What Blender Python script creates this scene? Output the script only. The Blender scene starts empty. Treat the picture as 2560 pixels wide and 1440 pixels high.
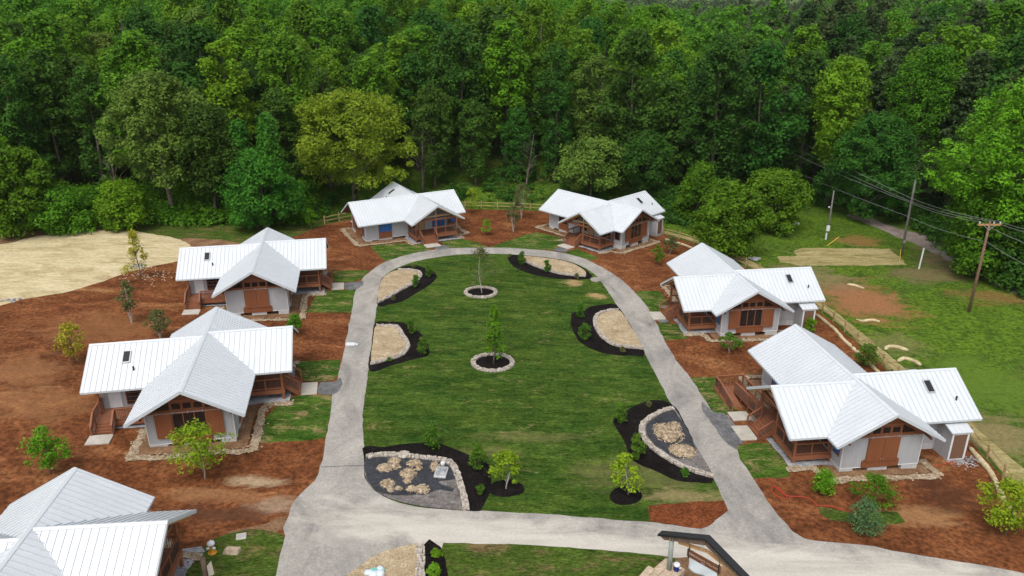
import bpy, bmesh, math, random
import numpy as np
from mathutils import Vector, Matrix, noise

# ------------------------------------------------------------------ camera, light, exposure
C = bpy.context.scene.collection
R = math.radians
CAMZ = 31.674; PITCH = R(21.42); FPX = 1924.6
cam_d = bpy.data.cameras.new('camera'); cam = bpy.data.objects.new('camera', cam_d); C.objects.link(cam)
cam.location = (0, 0, CAMZ); cam.rotation_euler = (R(90) - PITCH, 0, 0)
cam_d.sensor_width = 36; cam_d.lens = 36 * FPX / 2560; cam_d.clip_end = 6000; cam_d.clip_start = .5
bpy.context.scene.camera = cam
SUN_EL, SUN_AZ = R(58), R(200)          # azimuth measured clockwise from +Y
w = bpy.data.worlds.new('World'); bpy.context.scene.world = w; w.use_nodes = True
nt = w.node_tree; bg = nt.nodes['Background']
sky = nt.nodes.new('ShaderNodeTexSky'); sky.sky_type = 'NISHITA'; sky.sun_disc = False
sky.sun_elevation = SUN_EL; sky.sun_rotation = SUN_AZ; sky.air_density = 1.0; sky.dust_density = 3.0; sky.ozone_density = 1.0
hsv = nt.nodes.new('ShaderNodeHueSaturation'); hsv.inputs['Saturation'].default_value = .32
nt.links.new(sky.outputs[0], hsv.inputs['Color']); nt.links.new(hsv.outputs[0], bg.inputs[0]); bg.inputs[1].default_value = .15 * 1.27
sd = bpy.data.lights.new('sun', 'SUN'); sd.energy = 1.15; sd.angle = R(24); sd.color = (1, .96, .9)
so = bpy.data.objects.new('sun', sd); C.objects.link(so)
sdir = Vector((math.sin(SUN_AZ) * math.cos(SUN_EL), math.cos(SUN_AZ) * math.cos(SUN_EL), math.sin(SUN_EL)))
so.rotation_euler = (-sdir).to_track_quat('-Z', 'Y').to_euler(); so.location = (0, 0, 80)
sc = bpy.context.scene
sc.view_settings.view_transform = 'Standard'; sc.view_settings.look = 'None'; sc.view_settings.exposure = 0.17; sc.view_settings.gamma = 1
sc.render.engine = 'CYCLES'; sc.cycles.max_bounces = 5; sc.cycles.diffuse_bounces = 4; sc.cycles.glossy_bounces = 2
sc.cycles.transmission_bounces = 2; sc.cycles.transparent_max_bounces = 4; sc.cycles.caustics_reflective = False
sc.cycles.use_denoising = True; sc.cycles.denoising_prefilter = 'NONE'

# ------------------------------------------------------------------ terrain and where a pixel of the photo meets it
TX, TY = -0.02916, -0.01359
def sst(a, b, x):
    t = min(1, max(0, (x - a) / (b - a))); return t * t * (3 - 2 * t)
def T(x, y):
    z = TX * min(115, max(-115, x)) + TY * (min(y, 150) - 50)
    ys = 118 + 24 * sst(25, 62, x); t = max(0, y - ys)
    k = .2 - .13 * sst(15, 50, x) + .1 * sst(52, 80, x); cap = 15 - 12 * sst(10, 45, x) + 8 * sst(52, 80, x)
    r = cap * (1 - math.exp(-t * k / cap))
    return z + r * (1 - sst(300, 420, y))
def ray(px, py):
    u = (px - 1280) / FPX; v = (py - 720) / FPX
    return Vector((u, math.cos(PITCH) - v * math.sin(PITCH), -math.sin(PITCH) - v * math.cos(PITCH)))
def P(px, py, h=0.0):
    d = ray(px, py); n = Vector((-TX, -TY, 1)); p0 = Vector((0, 50, h)); o = Vector((0, 0, CAMZ))
    return o + d * (n.dot(p0 - o) / n.dot(d))
def up_to(b, py, px=None):               # height above b of the photo's row py, on the vertical through b
    d = ray(1280, py); t = b.y / d.y
    return CAMZ + d.z * t - b.z
def mpp(b):                              # metres per photo pixel at b
    return (b.y * math.cos(PITCH) - (b.z - CAMZ) * math.sin(PITCH)) / FPX

# ------------------------------------------------------------------ materials
def lnk(nt, a, b): nt.links.new(a, b)
def new_mat(name):
    m = bpy.data.materials.new(name); m.use_nodes = True; n = m.node_tree
    return m, n, n.nodes['Principled BSDF']
def ramp(n, fac, stops):
    r = n.nodes.new('ShaderNodeValToRGB'); e = r.color_ramp.elements
    while len(e) < len(stops): e.new(.5)
    for el, (p, c) in zip(e, stops): el.position = p; el.color = (*c, 1)
    lnk(n, fac, r.inputs[0]); return r.outputs[0]
def tex(n, scale, detail=4, rough=.6, dist=0, stretch=(1, 1, 1), co=None, rot=0):
    if co is None: co = n.nodes.new('ShaderNodeTexCoord').outputs['Object']
    mp = n.nodes.new('ShaderNodeMapping'); mp.inputs['Scale'].default_value = stretch; mp.inputs['Rotation'].default_value = (0, 0, rot)
    lnk(n, co, mp.inputs[0])
    t = n.nodes.new('ShaderNodeTexNoise'); t.inputs['Scale'].default_value = scale; t.inputs['Detail'].default_value = detail
    t.inputs['Roughness'].default_value = rough; t.inputs['Distortion'].default_value = dist
    lnk(n, mp.outputs[0], t.inputs['Vector']); return t.outputs['Fac']
def mixc(n, fac, a, b, mode='MIX'):
    m = n.nodes.new('ShaderNodeMix'); m.data_type = 'RGBA'; m.blend_type = mode
    for s, v in ((m.inputs[0], fac), (m.inputs[6], a), (m.inputs[7], b)):
        if isinstance(v, (int, float)): s.default_value = v
        elif isinstance(v, tuple): s.default_value = (*v, 1)
        else: lnk(n, v, s)
    return m.outputs[2]
def bump(n, bs, h, strength=.5, dist=.05):
    b = n.nodes.new('ShaderNodeBump'); b.inputs['Strength'].default_value = strength; b.inputs['Distance'].default_value = dist
    lnk(n, h, b.inputs['Height']); lnk(n, b.outputs[0], bs.inputs['Normal'])
def m_ground(name, big, fine, bs=.3, fs=5, dist=.6, bst=.6, bdist=.05, stretch=(1, 1, 1), rot=0, rough=.95, fstretch=(1, 1, 1), spec=.06):
    """two layers: broad patches (big = ramp stops), fine flecks (fine = (dark, light) multipliers)"""
    m, n, b = new_mat(name)
    a = ramp(n, tex(n, bs, 5, .6, dist, stretch, rot=rot), big)
    f = tex(n, fs, 5, .75, 0, fstretch, rot=rot)
    f2 = tex(n, fs * .28, 4, .7, .3, fstretch, rot=rot)
    g2 = ramp(n, f2, [(.3, ((1 + fine[0]) / 2,) * 3), (.7, ((1 + fine[1]) / 2,) * 3)])
    a = mixc(n, 1.0, a, g2, 'MULTIPLY')
    g = ramp(n, f, [(.37, (fine[0],) * 3), (.63, (fine[1],) * 3)])
    lnk(n, mixc(n, 1.0, a, g, 'MULTIPLY'), b.inputs['Base Color'])
    b.inputs['Roughness'].default_value = rough; b.inputs['Specular IOR Level'].default_value = spec
    bump(n, b, f, bst, bdist); return m
def m_plain(name, col, rough=.6, var=.12, vs=6, metal=0, spec=.4, bst=.1):
    m, n, b = new_mat(name)
    f = tex(n, vs, 4, .6)
    g = ramp(n, f, [(.3, tuple(c * (1 - var) for c in col)), (.7, tuple(min(1, c * (1 + var)) for c in col))])
    lnk(n, g, b.inputs['Base Color']); b.inputs['Roughness'].default_value = rough; b.inputs['Metallic'].default_value = metal
    b.inputs['Specular IOR Level'].default_value = spec; bump(n, b, f, bst, .01); return m
def m_siding(name, col, freq, depth=.02, var=.06, streak=.08):
    m, n, b = new_mat(name)
    co = n.nodes.new('ShaderNodeTexCoord').outputs['Object']
    sx = n.nodes.new('ShaderNodeSeparateXYZ'); lnk(n, co, sx.inputs[0])
    ad = n.nodes.new('ShaderNodeMath'); ad.operation = 'ADD'; lnk(n, sx.outputs[0], ad.inputs[0]); lnk(n, sx.outputs[1], ad.inputs[1])
    mu = n.nodes.new('ShaderNodeMath'); mu.operation = 'MULTIPLY'; lnk(n, ad.outputs[0], mu.inputs[0]); mu.inputs[1].default_value = freq * 2 * math.pi
    si = n.nodes.new('ShaderNodeMath'); si.operation = 'SINE'; lnk(n, mu.outputs[0], si.inputs[0])
    f = tex(n, 2.5, 4, .6, 0, (1, 1, .3), co)
    g = ramp(n, f, [(.3, tuple(c * (1 - var) for c in col)), (.7, tuple(c * (1 + var) for c in col))])
    g2 = ramp(n, si.outputs[0], [(0, (1 - streak * 3,) * 3), (.25, (1, 1, 1))])
    lnk(n, mixc(n, 1.0, g, g2, 'MULTIPLY'), b.inputs['Base Color']); b.inputs['Roughness'].default_value = .6
    bump(n, b, si.outputs[0], .45, depth); return m
def m_leaf(name, dark, light, hue=.013, val=.2, scale=.55):
    m, n, b = new_mat(name); n.nodes.remove(b); out = n.nodes['Material Output']
    f = tex(n, scale, 3, .6)
    c = ramp(n, f, [(.32, dark), (.68, light)])
    oi = n.nodes.new('ShaderNodeObjectInfo')
    h = n.nodes.new('ShaderNodeHueSaturation')
    def rng(a, bb, src):
        r = n.nodes.new('ShaderNodeMapRange'); lnk(n, src, r.inputs[0]); r.inputs[3].default_value = a; r.inputs[4].default_value = bb; return r.outputs[0]
    wn = n.nodes.new('ShaderNodeTexWhiteNoise'); wn.noise_dimensions = '1D'; lnk(n, oi.outputs['Random'], wn.inputs['W'])
    lnk(n, rng(.5 - hue, .5 + hue, oi.outputs['Random']), h.inputs['Hue']); lnk(n, rng(1 - val, 1 + val, wn.outputs['Value']), h.inputs['Value'])
    lnk(n, c, h.inputs['Color'])
    d = n.nodes.new('ShaderNodeBsdfPrincipled'); d.inputs['Roughness'].default_value = .55; d.inputs['Specular IOR Level'].default_value = .12
    t = n.nodes.new('ShaderNodeBsdfTranslucent'); mx = n.nodes.new('ShaderNodeMixShader'); mx.inputs[0].default_value = .38
    lnk(n, h.outputs[0], d.inputs['Base Color']); lnk(n, h.outputs[0], t.inputs['Color'])
    lnk(n, d.outputs[0], mx.inputs[1]); lnk(n, t.outputs[0], mx.inputs[2]); lnk(n, mx.outputs[0], out.inputs[0]); return m
def m_lawn(name, c1, c2, dry, dryness=.62, band=1.0):
    m, n, b = new_mat(name)
    co = n.nodes.new('ShaderNodeTexCoord').outputs['Object']
    f1 = tex(n, .4, 5, .65, .4, (.6, 1.5, 1), co)
    a = ramp(n, f1, [(.3, c1), (.7, c2)])
    br = n.nodes.new('ShaderNodeTexBrick'); lnk(n, co, br.inputs['Vector']); br.inputs['Scale'].default_value = 1
    br.inputs['Brick Width'].default_value = 2.6; br.inputs['Row Height'].default_value = .62; br.inputs['Mortar Size'].default_value = .012
    br.inputs['Color1'].default_value = (.66, .72, .66, 1); br.inputs['Color2'].default_value = (1.32, 1.26, 1.2, 1); br.inputs['Mortar'].default_value = (.72, .74, .7, 1)
    a = mixc(n, .75 * band, a, br.outputs['Color'], 'MULTIPLY')
    fd = tex(n, .6, 6, .8, .5, (.65, 1.4, 1), co)
    dm = ramp(n, fd, [(dryness, (0, 0, 0)), (dryness + .14, (1, 1, 1))])
    a = mixc(n, dm, a, dry)
    fm = tex(n, 1.6, 5, .8, .3, (.6, 1.5, 1), co)
    a = mixc(n, 1.0, a, ramp(n, fm, [(.36, (.62, .66, .6)), (.64, (1.42, 1.32, 1.36))]), 'MULTIPLY')
    ff = tex(n, 6, 5, .85, 0, (.6, 1.4, 1), co)
    g = ramp(n, ff, [(.36, (.38,) * 3), (.64, (1.7,) * 3)])
    lnk(n, mixc(n, 1.0, a, g, 'MULTIPLY'), b.inputs['Base Color']); b.inputs['Roughness'].default_value = .95; b.inputs['Specular IOR Level'].default_value = .03
    bump(n, b, ff, .9, .08); return m

M = {}
M['field'] = m_ground('field_grass', [(.30, (.045, .090, .010)), (.42, (.085, .145, .012)), (.54, (.060, .108, .013)), (.64, (.10, .125, .025)), (.76, (.16, .12, .05))], (.45, 1.6), .09, 2.6, .8, .8, .1)
M['lawn'] = m_lawn('lawn_sod', (.026, .066, .010), (.068, .110, .017), (.22, .175, .075), .575)
M['sod'] = m_lawn('sod_patch', (.030, .080, .011), (.072, .13, .018), (.26, .2, .09), .505)
M['roughgrass'] = m_lawn('rough_grass', (.045, .085, .013), (.075, .115, .018), (.15, .11, .05), .5, .2)
M['mulch'] = m_ground('brown_mulch', [(.26, (.070, .025, .010)), (.40, (.130, .045, .017)), (.56, (.180, .066, .025)), (.70, (.26, .115, .046)), (.82, (.38, .22, .10))], (.5, 1.5), .13, 3.2, 1.8, .9, .06, (1, 1.7, 1), .25)
M['mulch2'] = m_ground('red_mulch', [(.3, (.12, .035, .013)), (.7, (.19, .06, .022))], (.5, 1.5), .5, 5, .5, .9, .06)
M['black'] = m_ground('black_mulch', [(.3, (.006, .0045, .0045)), (.7, (.015, .012, .011))], (.5, 1.7), .8, 7, .5, 1, .05)
M['straw'] = m_ground('straw_blanket', [(.3, (.40, .31, .16)), (.5, (.56, .46, .27)), (.75, (.66, .56, .36))], (.7, 1.25), .18, 5, 1.5, .8, .05, (1, 2.2, 1), -.5, fstretch=(.4, 2, 1))
M['drystraw'] = m_ground('dry_straw', [(.3, (.20, .17, .06)), (.5, (.36, .30, .13)), (.72, (.46, .38, .19))], (.6, 1.3), .6, 5, .8, .8, .06, (.5, 2, 1), fstretch=(.4, 2, 1))
M['clay'] = m_ground('red_clay', [(.35, (.12, .12, .035)), (.5, (.24, .12, .05)), (.7, (.34, .15, .065))], (.6, 1.3), .35, 4, 1.2, .8, .06)
M['dirt'] = m_ground('bare_dirt', [(.3, (.16, .085, .045)), (.7, (.30, .18, .10))], (.7, 1.3), .7, 6, .4, .6, .04)
M['asphalt'] = m_ground('worn_asphalt', [(.26, (.19, .18, .166)), (.40, (.29, .27, .243)), (.56, (.36, .335, .298)), (.75, (.44, .41, .36))], (.82, 1.15), .34, 6, 1.4, .3, .02, (1, .45, 1), .1)
def add_patches(m, pts, scale=.35):
    """worn or bare places that belong to the ground: (x, y, rx, ry, colour, strength) with ragged noise edges"""
    n = m.node_tree; b = n.nodes['Principled BSDF']; src = b.inputs['Base Color'].links[0].from_socket
    co = n.nodes.new('ShaderNodeTexCoord').outputs['Object']
    nz = tex(n, scale, 6, .72, .6, (.7, 1.3, 1), co); fl = ramp(n, tex(n, 4, 4, .8, 0, (1, 1, 1), co), [(.3, (.65,) * 3), (.7, (1.35,) * 3)])
    for (x, y, rx, ry, col, st) in pts:
        mp = n.nodes.new('ShaderNodeMapping'); mp.vector_type = 'POINT'; mp.inputs['Location'].default_value = (-x / rx, -y / ry, 0); mp.inputs['Scale'].default_value = (1 / rx, 1 / ry, 0); lnk(n, co, mp.inputs[0])
        ln = n.nodes.new('ShaderNodeVectorMath'); ln.operation = 'LENGTH'; lnk(n, mp.outputs[0], ln.inputs[0])
        a = n.nodes.new('ShaderNodeMath'); a.operation = 'MULTIPLY_ADD'; lnk(n, ln.outputs['Value'], a.inputs[0]); a.inputs[1].default_value = -1.6; a.inputs[2].default_value = 1.6 - 2.6 + .35
        q = n.nodes.new('ShaderNodeMath'); q.operation = 'MULTIPLY_ADD'; lnk(n, nz, q.inputs[0]); q.inputs[1].default_value = 5.2; lnk(n, a.outputs[0], q.inputs[2])
        c = n.nodes.new('ShaderNodeMath'); c.operation = 'MULTIPLY'; c.use_clamp = False; cl = n.nodes.new('ShaderNodeClamp'); lnk(n, q.outputs[0], cl.inputs[0]); lnk(n, cl.outputs[0], c.inputs[0]); c.inputs[1].default_value = st
        src = mixc(n, c.outputs[0], src, mixc(n, 1.0, col, fl, 'MULTIPLY'))
    lnk(n, src, b.inputs['Base Color'])
def at_px(px, py, rx, ry, col, st=1.0):
    p = P(px, py); m = mpp(p); return (p.x, p.y, rx * m, abs(P(px, py - ry).y - P(px, py + ry).y) / 2, col, st)
CLAY, DIRT, DRY, LUSH = (.30, .135, .06), (.22, .145, .085), (.21, .175, .075), (.10, .165, .02)
add_patches(M['field'], [at_px(2160, 750, 105, 52, CLAY, .95), at_px(2085, 705, 75, 26, DIRT, .5), at_px(2150, 602, 60, 13, CLAY, .6), at_px(2330, 685, 110, 22, DIRT, .6), at_px(2480, 742, 100, 18, CLAY, .5), at_px(2230, 860, 90, 30, DRY, .5),
    at_px(2200, 925, 100, 35, DRY, .5), at_px(2440, 1080, 150, 55, DRY), at_px(2480, 960, 130, 60, LUSH, .9), at_px(2000, 690, 110, 25, DRY, .7), at_px(2440, 655, 150, 36, DIRT, .8)])
add_patches(M['lawn'], [at_px(1432, 708, 28, 9, (.34, .24, .11)), at_px(1492, 741, 22, 7, (.36, .25, .11)), at_px(1600, 1190, 160, 45, DRY, .35), at_px(1710, 1240, 100, 18, (.3, .23, .11), .7), at_px(1330, 1095, 120, 14, DRY, .35), at_px(1230, 1130, 80, 16, DRY, .35)], .8)
add_patches(M['mulch'], [at_px(650, 1205, 70, 14, (.38, .28, .17), .9), at_px(690, 1262, 60, 26, (.30, .20, .13), .9), at_px(560, 1290, 120, 20, (.10, .045, .025), .8), at_px(60, 930, 110, 50, (.34, .17, .075), .45), at_px(250, 820, 160, 35, (.30, .14, .06), .4),
    at_px(2310, 1290, 110, 26, (.33, .18, .08), .7), at_px(2360, 1240, 80, 40, (.075, .03, .016), .8), at_px(90, 1010, 150, 40, (.32, .16, .07), .4), at_px(560, 1240, 130, 16, (.30, .15, .07), .6)], .5)
def add_dust(m):
    n = m.node_tree; b = n.nodes['Principled BSDF']; src = b.inputs['Base Color'].links[0].from_socket
    co = n.nodes.new('ShaderNodeTexCoord').outputs['Object']; sp = n.nodes.new('ShaderNodeSeparateXYZ'); lnk(n, co, sp.inputs[0])
    def mth(op, *a):
        q = n.nodes.new('ShaderNodeMath'); q.operation = op
        for s_, v in zip(q.inputs, a):
            if isinstance(v, (int, float)): s_.default_value = v
            else: lnk(n, v, s_)
        return q.outputs[0]
    X, Y = sp.outputs[0], sp.outputs[1]
    nz = mth('MULTIPLY', mth('SUBTRACT', tex(n, .45, 5, .65, .5, (.6, 1.4, 1), co), .5), 3.4)
    top = mth('SUBTRACT', 41.2, mth('MULTIPLY', mth('ADD', X, 8), .125))
    a = mth('ADD', mth('ADD', mth('MULTIPLY', mth('SUBTRACT', top, Y), .55), .35), nz)
    low = mth('SUBTRACT', 38.0, mth('MULTIPLY', mth('MAXIMUM', mth('ADD', X, 6.5), 0), 2.5))
    c = mth('ADD', mth('ADD', mth('MULTIPLY', mth('SUBTRACT', Y, low), .5), .4), nz)
    d = mth('ADD', mth('MULTIPLY', mth('ADD', X, 13), .22), nz)
    f = mth('MINIMUM', mth('MINIMUM', a, c), d)
    cl = n.nodes.new('ShaderNodeClamp'); lnk(n, f, cl.inputs[0])
    dust = ramp(n, tex(n, .5, 5, .7, .6, (.25, 1.8, 1), co), [(.3, (.42, .385, .33)), (.5, (.52, .48, .415)), (.72, (.58, .535, .46))])
    ff = ramp(n, tex(n, 6, 4, .8, 0, (1, 1, 1), co), [(.3, (.86,) * 3), (.7, (1.1,) * 3)])
    lnk(n, mixc(n, cl.outputs[0], src, mixc(n, 1.0, dust, ff, 'MULTIPLY')), b.inputs['Base Color'])
add_dust(M['asphalt'])
M['gravelroad'] = m_ground('gravel_road', [(.3, (.46, .42, .37)), (.5, (.58, .53, .46)), (.75, (.66, .61, .53))], (.85, 1.12), .35, 8, .8, .4, .02, (.35, 1.5, 1), -.1)
M['newasphalt'] = m_ground('dark_asphalt', [(.3, (.09, .092, .098)), (.7, (.21, .205, .20))], (.7, 1.3), 1, 10, .4, .4, .02)
M['drive'] = m_ground('gravel_drive', [(.3, (.17, .13, .11)), (.7, (.30, .25, .22))], (.75, 1.25), .3, 5, .6, .5, .04)
M['pea'] = m_ground('pea_gravel', [(.3, (.32, .235, .14)), (.7, (.50, .40, .26))], (.6, 1.35), .9, 9, .5, .8, .04)
M['crushed'] = m_ground('crushed_stone', [(.3, (.22, .22, .23)), (.7, (.42, .42, .43))], (.6, 1.4), 1.2, 8, .5, .8, .04)
M['wetgravel'] = m_ground('wet_gravel', [(.3, (.10, .085, .075)), (.7, (.24, .22, .21))], (.6, 1.4), .9, 9, .6, .6, .04)
M['concrete'] = m_ground('pale_concrete', [(.3, (.42, .38, .32)), (.7, (.56, .52, .45))], (.9, 1.08), 1.2, 14, .3, .2, .01)
M['foundation'] = m_ground('foundation_concrete', [(.3, (.42, .42, .42)), (.7, (.56, .56, .55))], (.88, 1.1), 1.2, 8, .4, .3, .01)
M['stone'] = m_ground('dry_stone', [(.3, (.24, .19, .14)), (.5, (.44, .39, .33)), (.7, (.58, .52, .45))], (.7, 1.25), 3.5, 14, .3, .5, .02)
M['pebble'] = m_ground('river_pebble', [(.3, (.20, .14, .085)), (.5, (.38, .29, .19)), (.7, (.56, .47, .36))], (.55, 1.4), 4, 11, .2, .3, .02)
M['boulder'] = m_ground('sandstone', [(.3, (.40, .29, .19)), (.7, (.58, .47, .36))], (.75, 1.2), 2, 9, .4, .5, .03)
M['liner'] = m_ground('black_liner', [(.3, (.012, .013, .016)), (.7, (.04, .042, .048))], (.7, 1.4), 1.2, 2.5, 2.0, 1, .12, rough=.55, spec=.5)
M['soil'] = m_ground('dark_soil', [(.3, (.03, .018, .012)), (.7, (.06, .035, .02))], (.7, 1.3), 2, 8, .4, .6, .04)
M['roof'] = m_plain('white_metal_roof', (.665, .69, .71), .34, .06, .45, .15, .5, .02)
M['fascia'] = m_plain('grey_fascia', (.52, .55, .57), .5, .04, 2)
M['seam'] = m_plain('roof_seam', (.56, .59, .61), .42, .03, 2, .15)
M['soffit'] = m_plain('brown_soffit', (.16, .075, .035), .7, .2, 5)
M['siding'] = m_siding('grey_siding', (.40, .405, .42), 6, .012, .06, .015)
M['brown'] = m_siding('brown_board', (.225, .075, .028), 5, .01, .1, .03)
M['wood'] = m_plain('redwood_stain', (.25, .092, .042), .65, .22, 9)
M['deck'] = m_siding('deck_board', (.30, .115, .055), 7, .015, .15, .12)
M['lightwood'] = m_plain('honey_timber', (.46, .25, .10), .6, .2, 8)
M['ply'] = m_plain('plywood', (.46, .29, .13), .7, .15, 4)
M['metal'] = m_plain('galvanised', (.55, .56, .57), .4, .08, 8, .6)
M['baluster'] = m_plain('dark_baluster', (.06, .045, .04), .5, .1, 8)
M['glass'] = m_plain('dark_glass', (.018, .017, .016), .12, .2, 2, 0, .6, 0)
M['blue'] = m_plain('blue_film', (.012, .13, .42), .5, .15, 3)
M['white'] = m_plain('white_trim', (.68, .69, .70), .5, .05, 4)
M['doorbrown'] = m_plain('dull_brown_door', (.17, .09, .055), .6, .1, 4)
M['dark'] = m_plain('pipe_and_shade_black', (.02, .018, .016), .9, .2, 4)
M['bark'] = m_ground('bark', [(.3, (.08, .06, .045)), (.7, (.20, .17, .14))], (.6, 1.4), 3, 12, .5, .7, .04)
M['palebark'] = m_ground('pale_bark', [(.3, (.34, .29, .24)), (.7, (.55, .50, .44))], (.8, 1.2), 3, 12, .5, .4, .02)
M['fence'] = m_plain('fence_timber', (.36, .26, .12), .8, .3, 3)
M['pole'] = m_plain('pole_wood', (.20, .115, .075), .8, .25, 4)
M['greypole'] = m_plain('grey_pole', (.16, .15, .135), .8, .25, 4)
M['yellow'] = m_plain('yellow_plastic', (.62, .42, .05), .5, .08, 4)
M['hyd'] = m_plain('hydrant_yellow', (.66, .30, .02), .45, .1, 6)
M['hose'] = m_plain('red_hose', (.45, .04, .02), .5, .1, 6)
M['cap'] = m_plain('black_metal', (.018, .018, .02), .45, .1, 4)
M['timber'] = m_plain('weathered_timber', (.13, .085, .06), .8, .35, 3)
M['post'] = m_plain('green_grey_post', (.26, .29, .26), .5, .06, 3)
M['navy'] = m_plain('navy_plastic', (.012, .02, .16), .35, .05, 4)
M['signbrown'] = m_plain('sign_brown', (.14, .05, .018), .6, .15, 5)
M['letter'] = m_plain('sign_letter', (.42, .36, .30), .6, .05, 5)
M['banner'] = m_plain('white_banner', (.62, .67, .71), .6, .06, 1.5)
M['wire'] = m_plain('wire', (.26, .26, .26), .5, .05, 2)
M['aqua'] = m_plain('aqua_plastic', (.16, .5, .42), .5, .15, 5)
M['L_mid'] = m_leaf('leaves_mid', (.058, .148, .008), (.145, .315, .016))
M['L_bright'] = m_leaf('leaves_bright', (.085, .19, .008), (.205, .40, .018))
M['L_dark'] = m_leaf('leaves_dark', (.032, .095, .011), (.085, .20, .022), .02)
M['L_olive'] = m_leaf('leaves_olive', (.13, .205, .012), (.28, .39, .026), .01, .08)
M['L_sage'] = m_leaf('leaves_sage', (.105, .185, .028), (.235, .35, .05), .01, .1)
M['L_vivid'] = m_leaf('leaves_vivid', (.030, .125, .012), (.085, .27, .022), .01, .1)
M['L_pine'] = m_leaf('needles', (.045, .085, .028), (.12, .19, .058), .02, .2)
M['L_pinebrown'] = m_leaf('brown_needles', (.08, .085, .035), (.24, .16, .075), .01, .1)
M['L_lime'] = m_leaf('leaves_lime', (.14, .24, .012), (.32, .46, .022), .015, .1, 1.5)
M['L_yellow'] = m_leaf('leaves_yellow', (.24, .24, .014), (.55, .50, .045), .01, .1, 1.5)
M['L_shrub'] = m_leaf('leaves_shrub', (.035, .09, .012), (.13, .28, .022), .015, .1, 2)
M['L_blue'] = m_leaf('leaves_bluish', (.055, .12, .045), (.14, .24, .09), .01, .1, 2)
M['L_dull'] = m_leaf('leaves_dull', (.09, .105, .03), (.20, .21, .07), .01, .1, 2)

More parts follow.
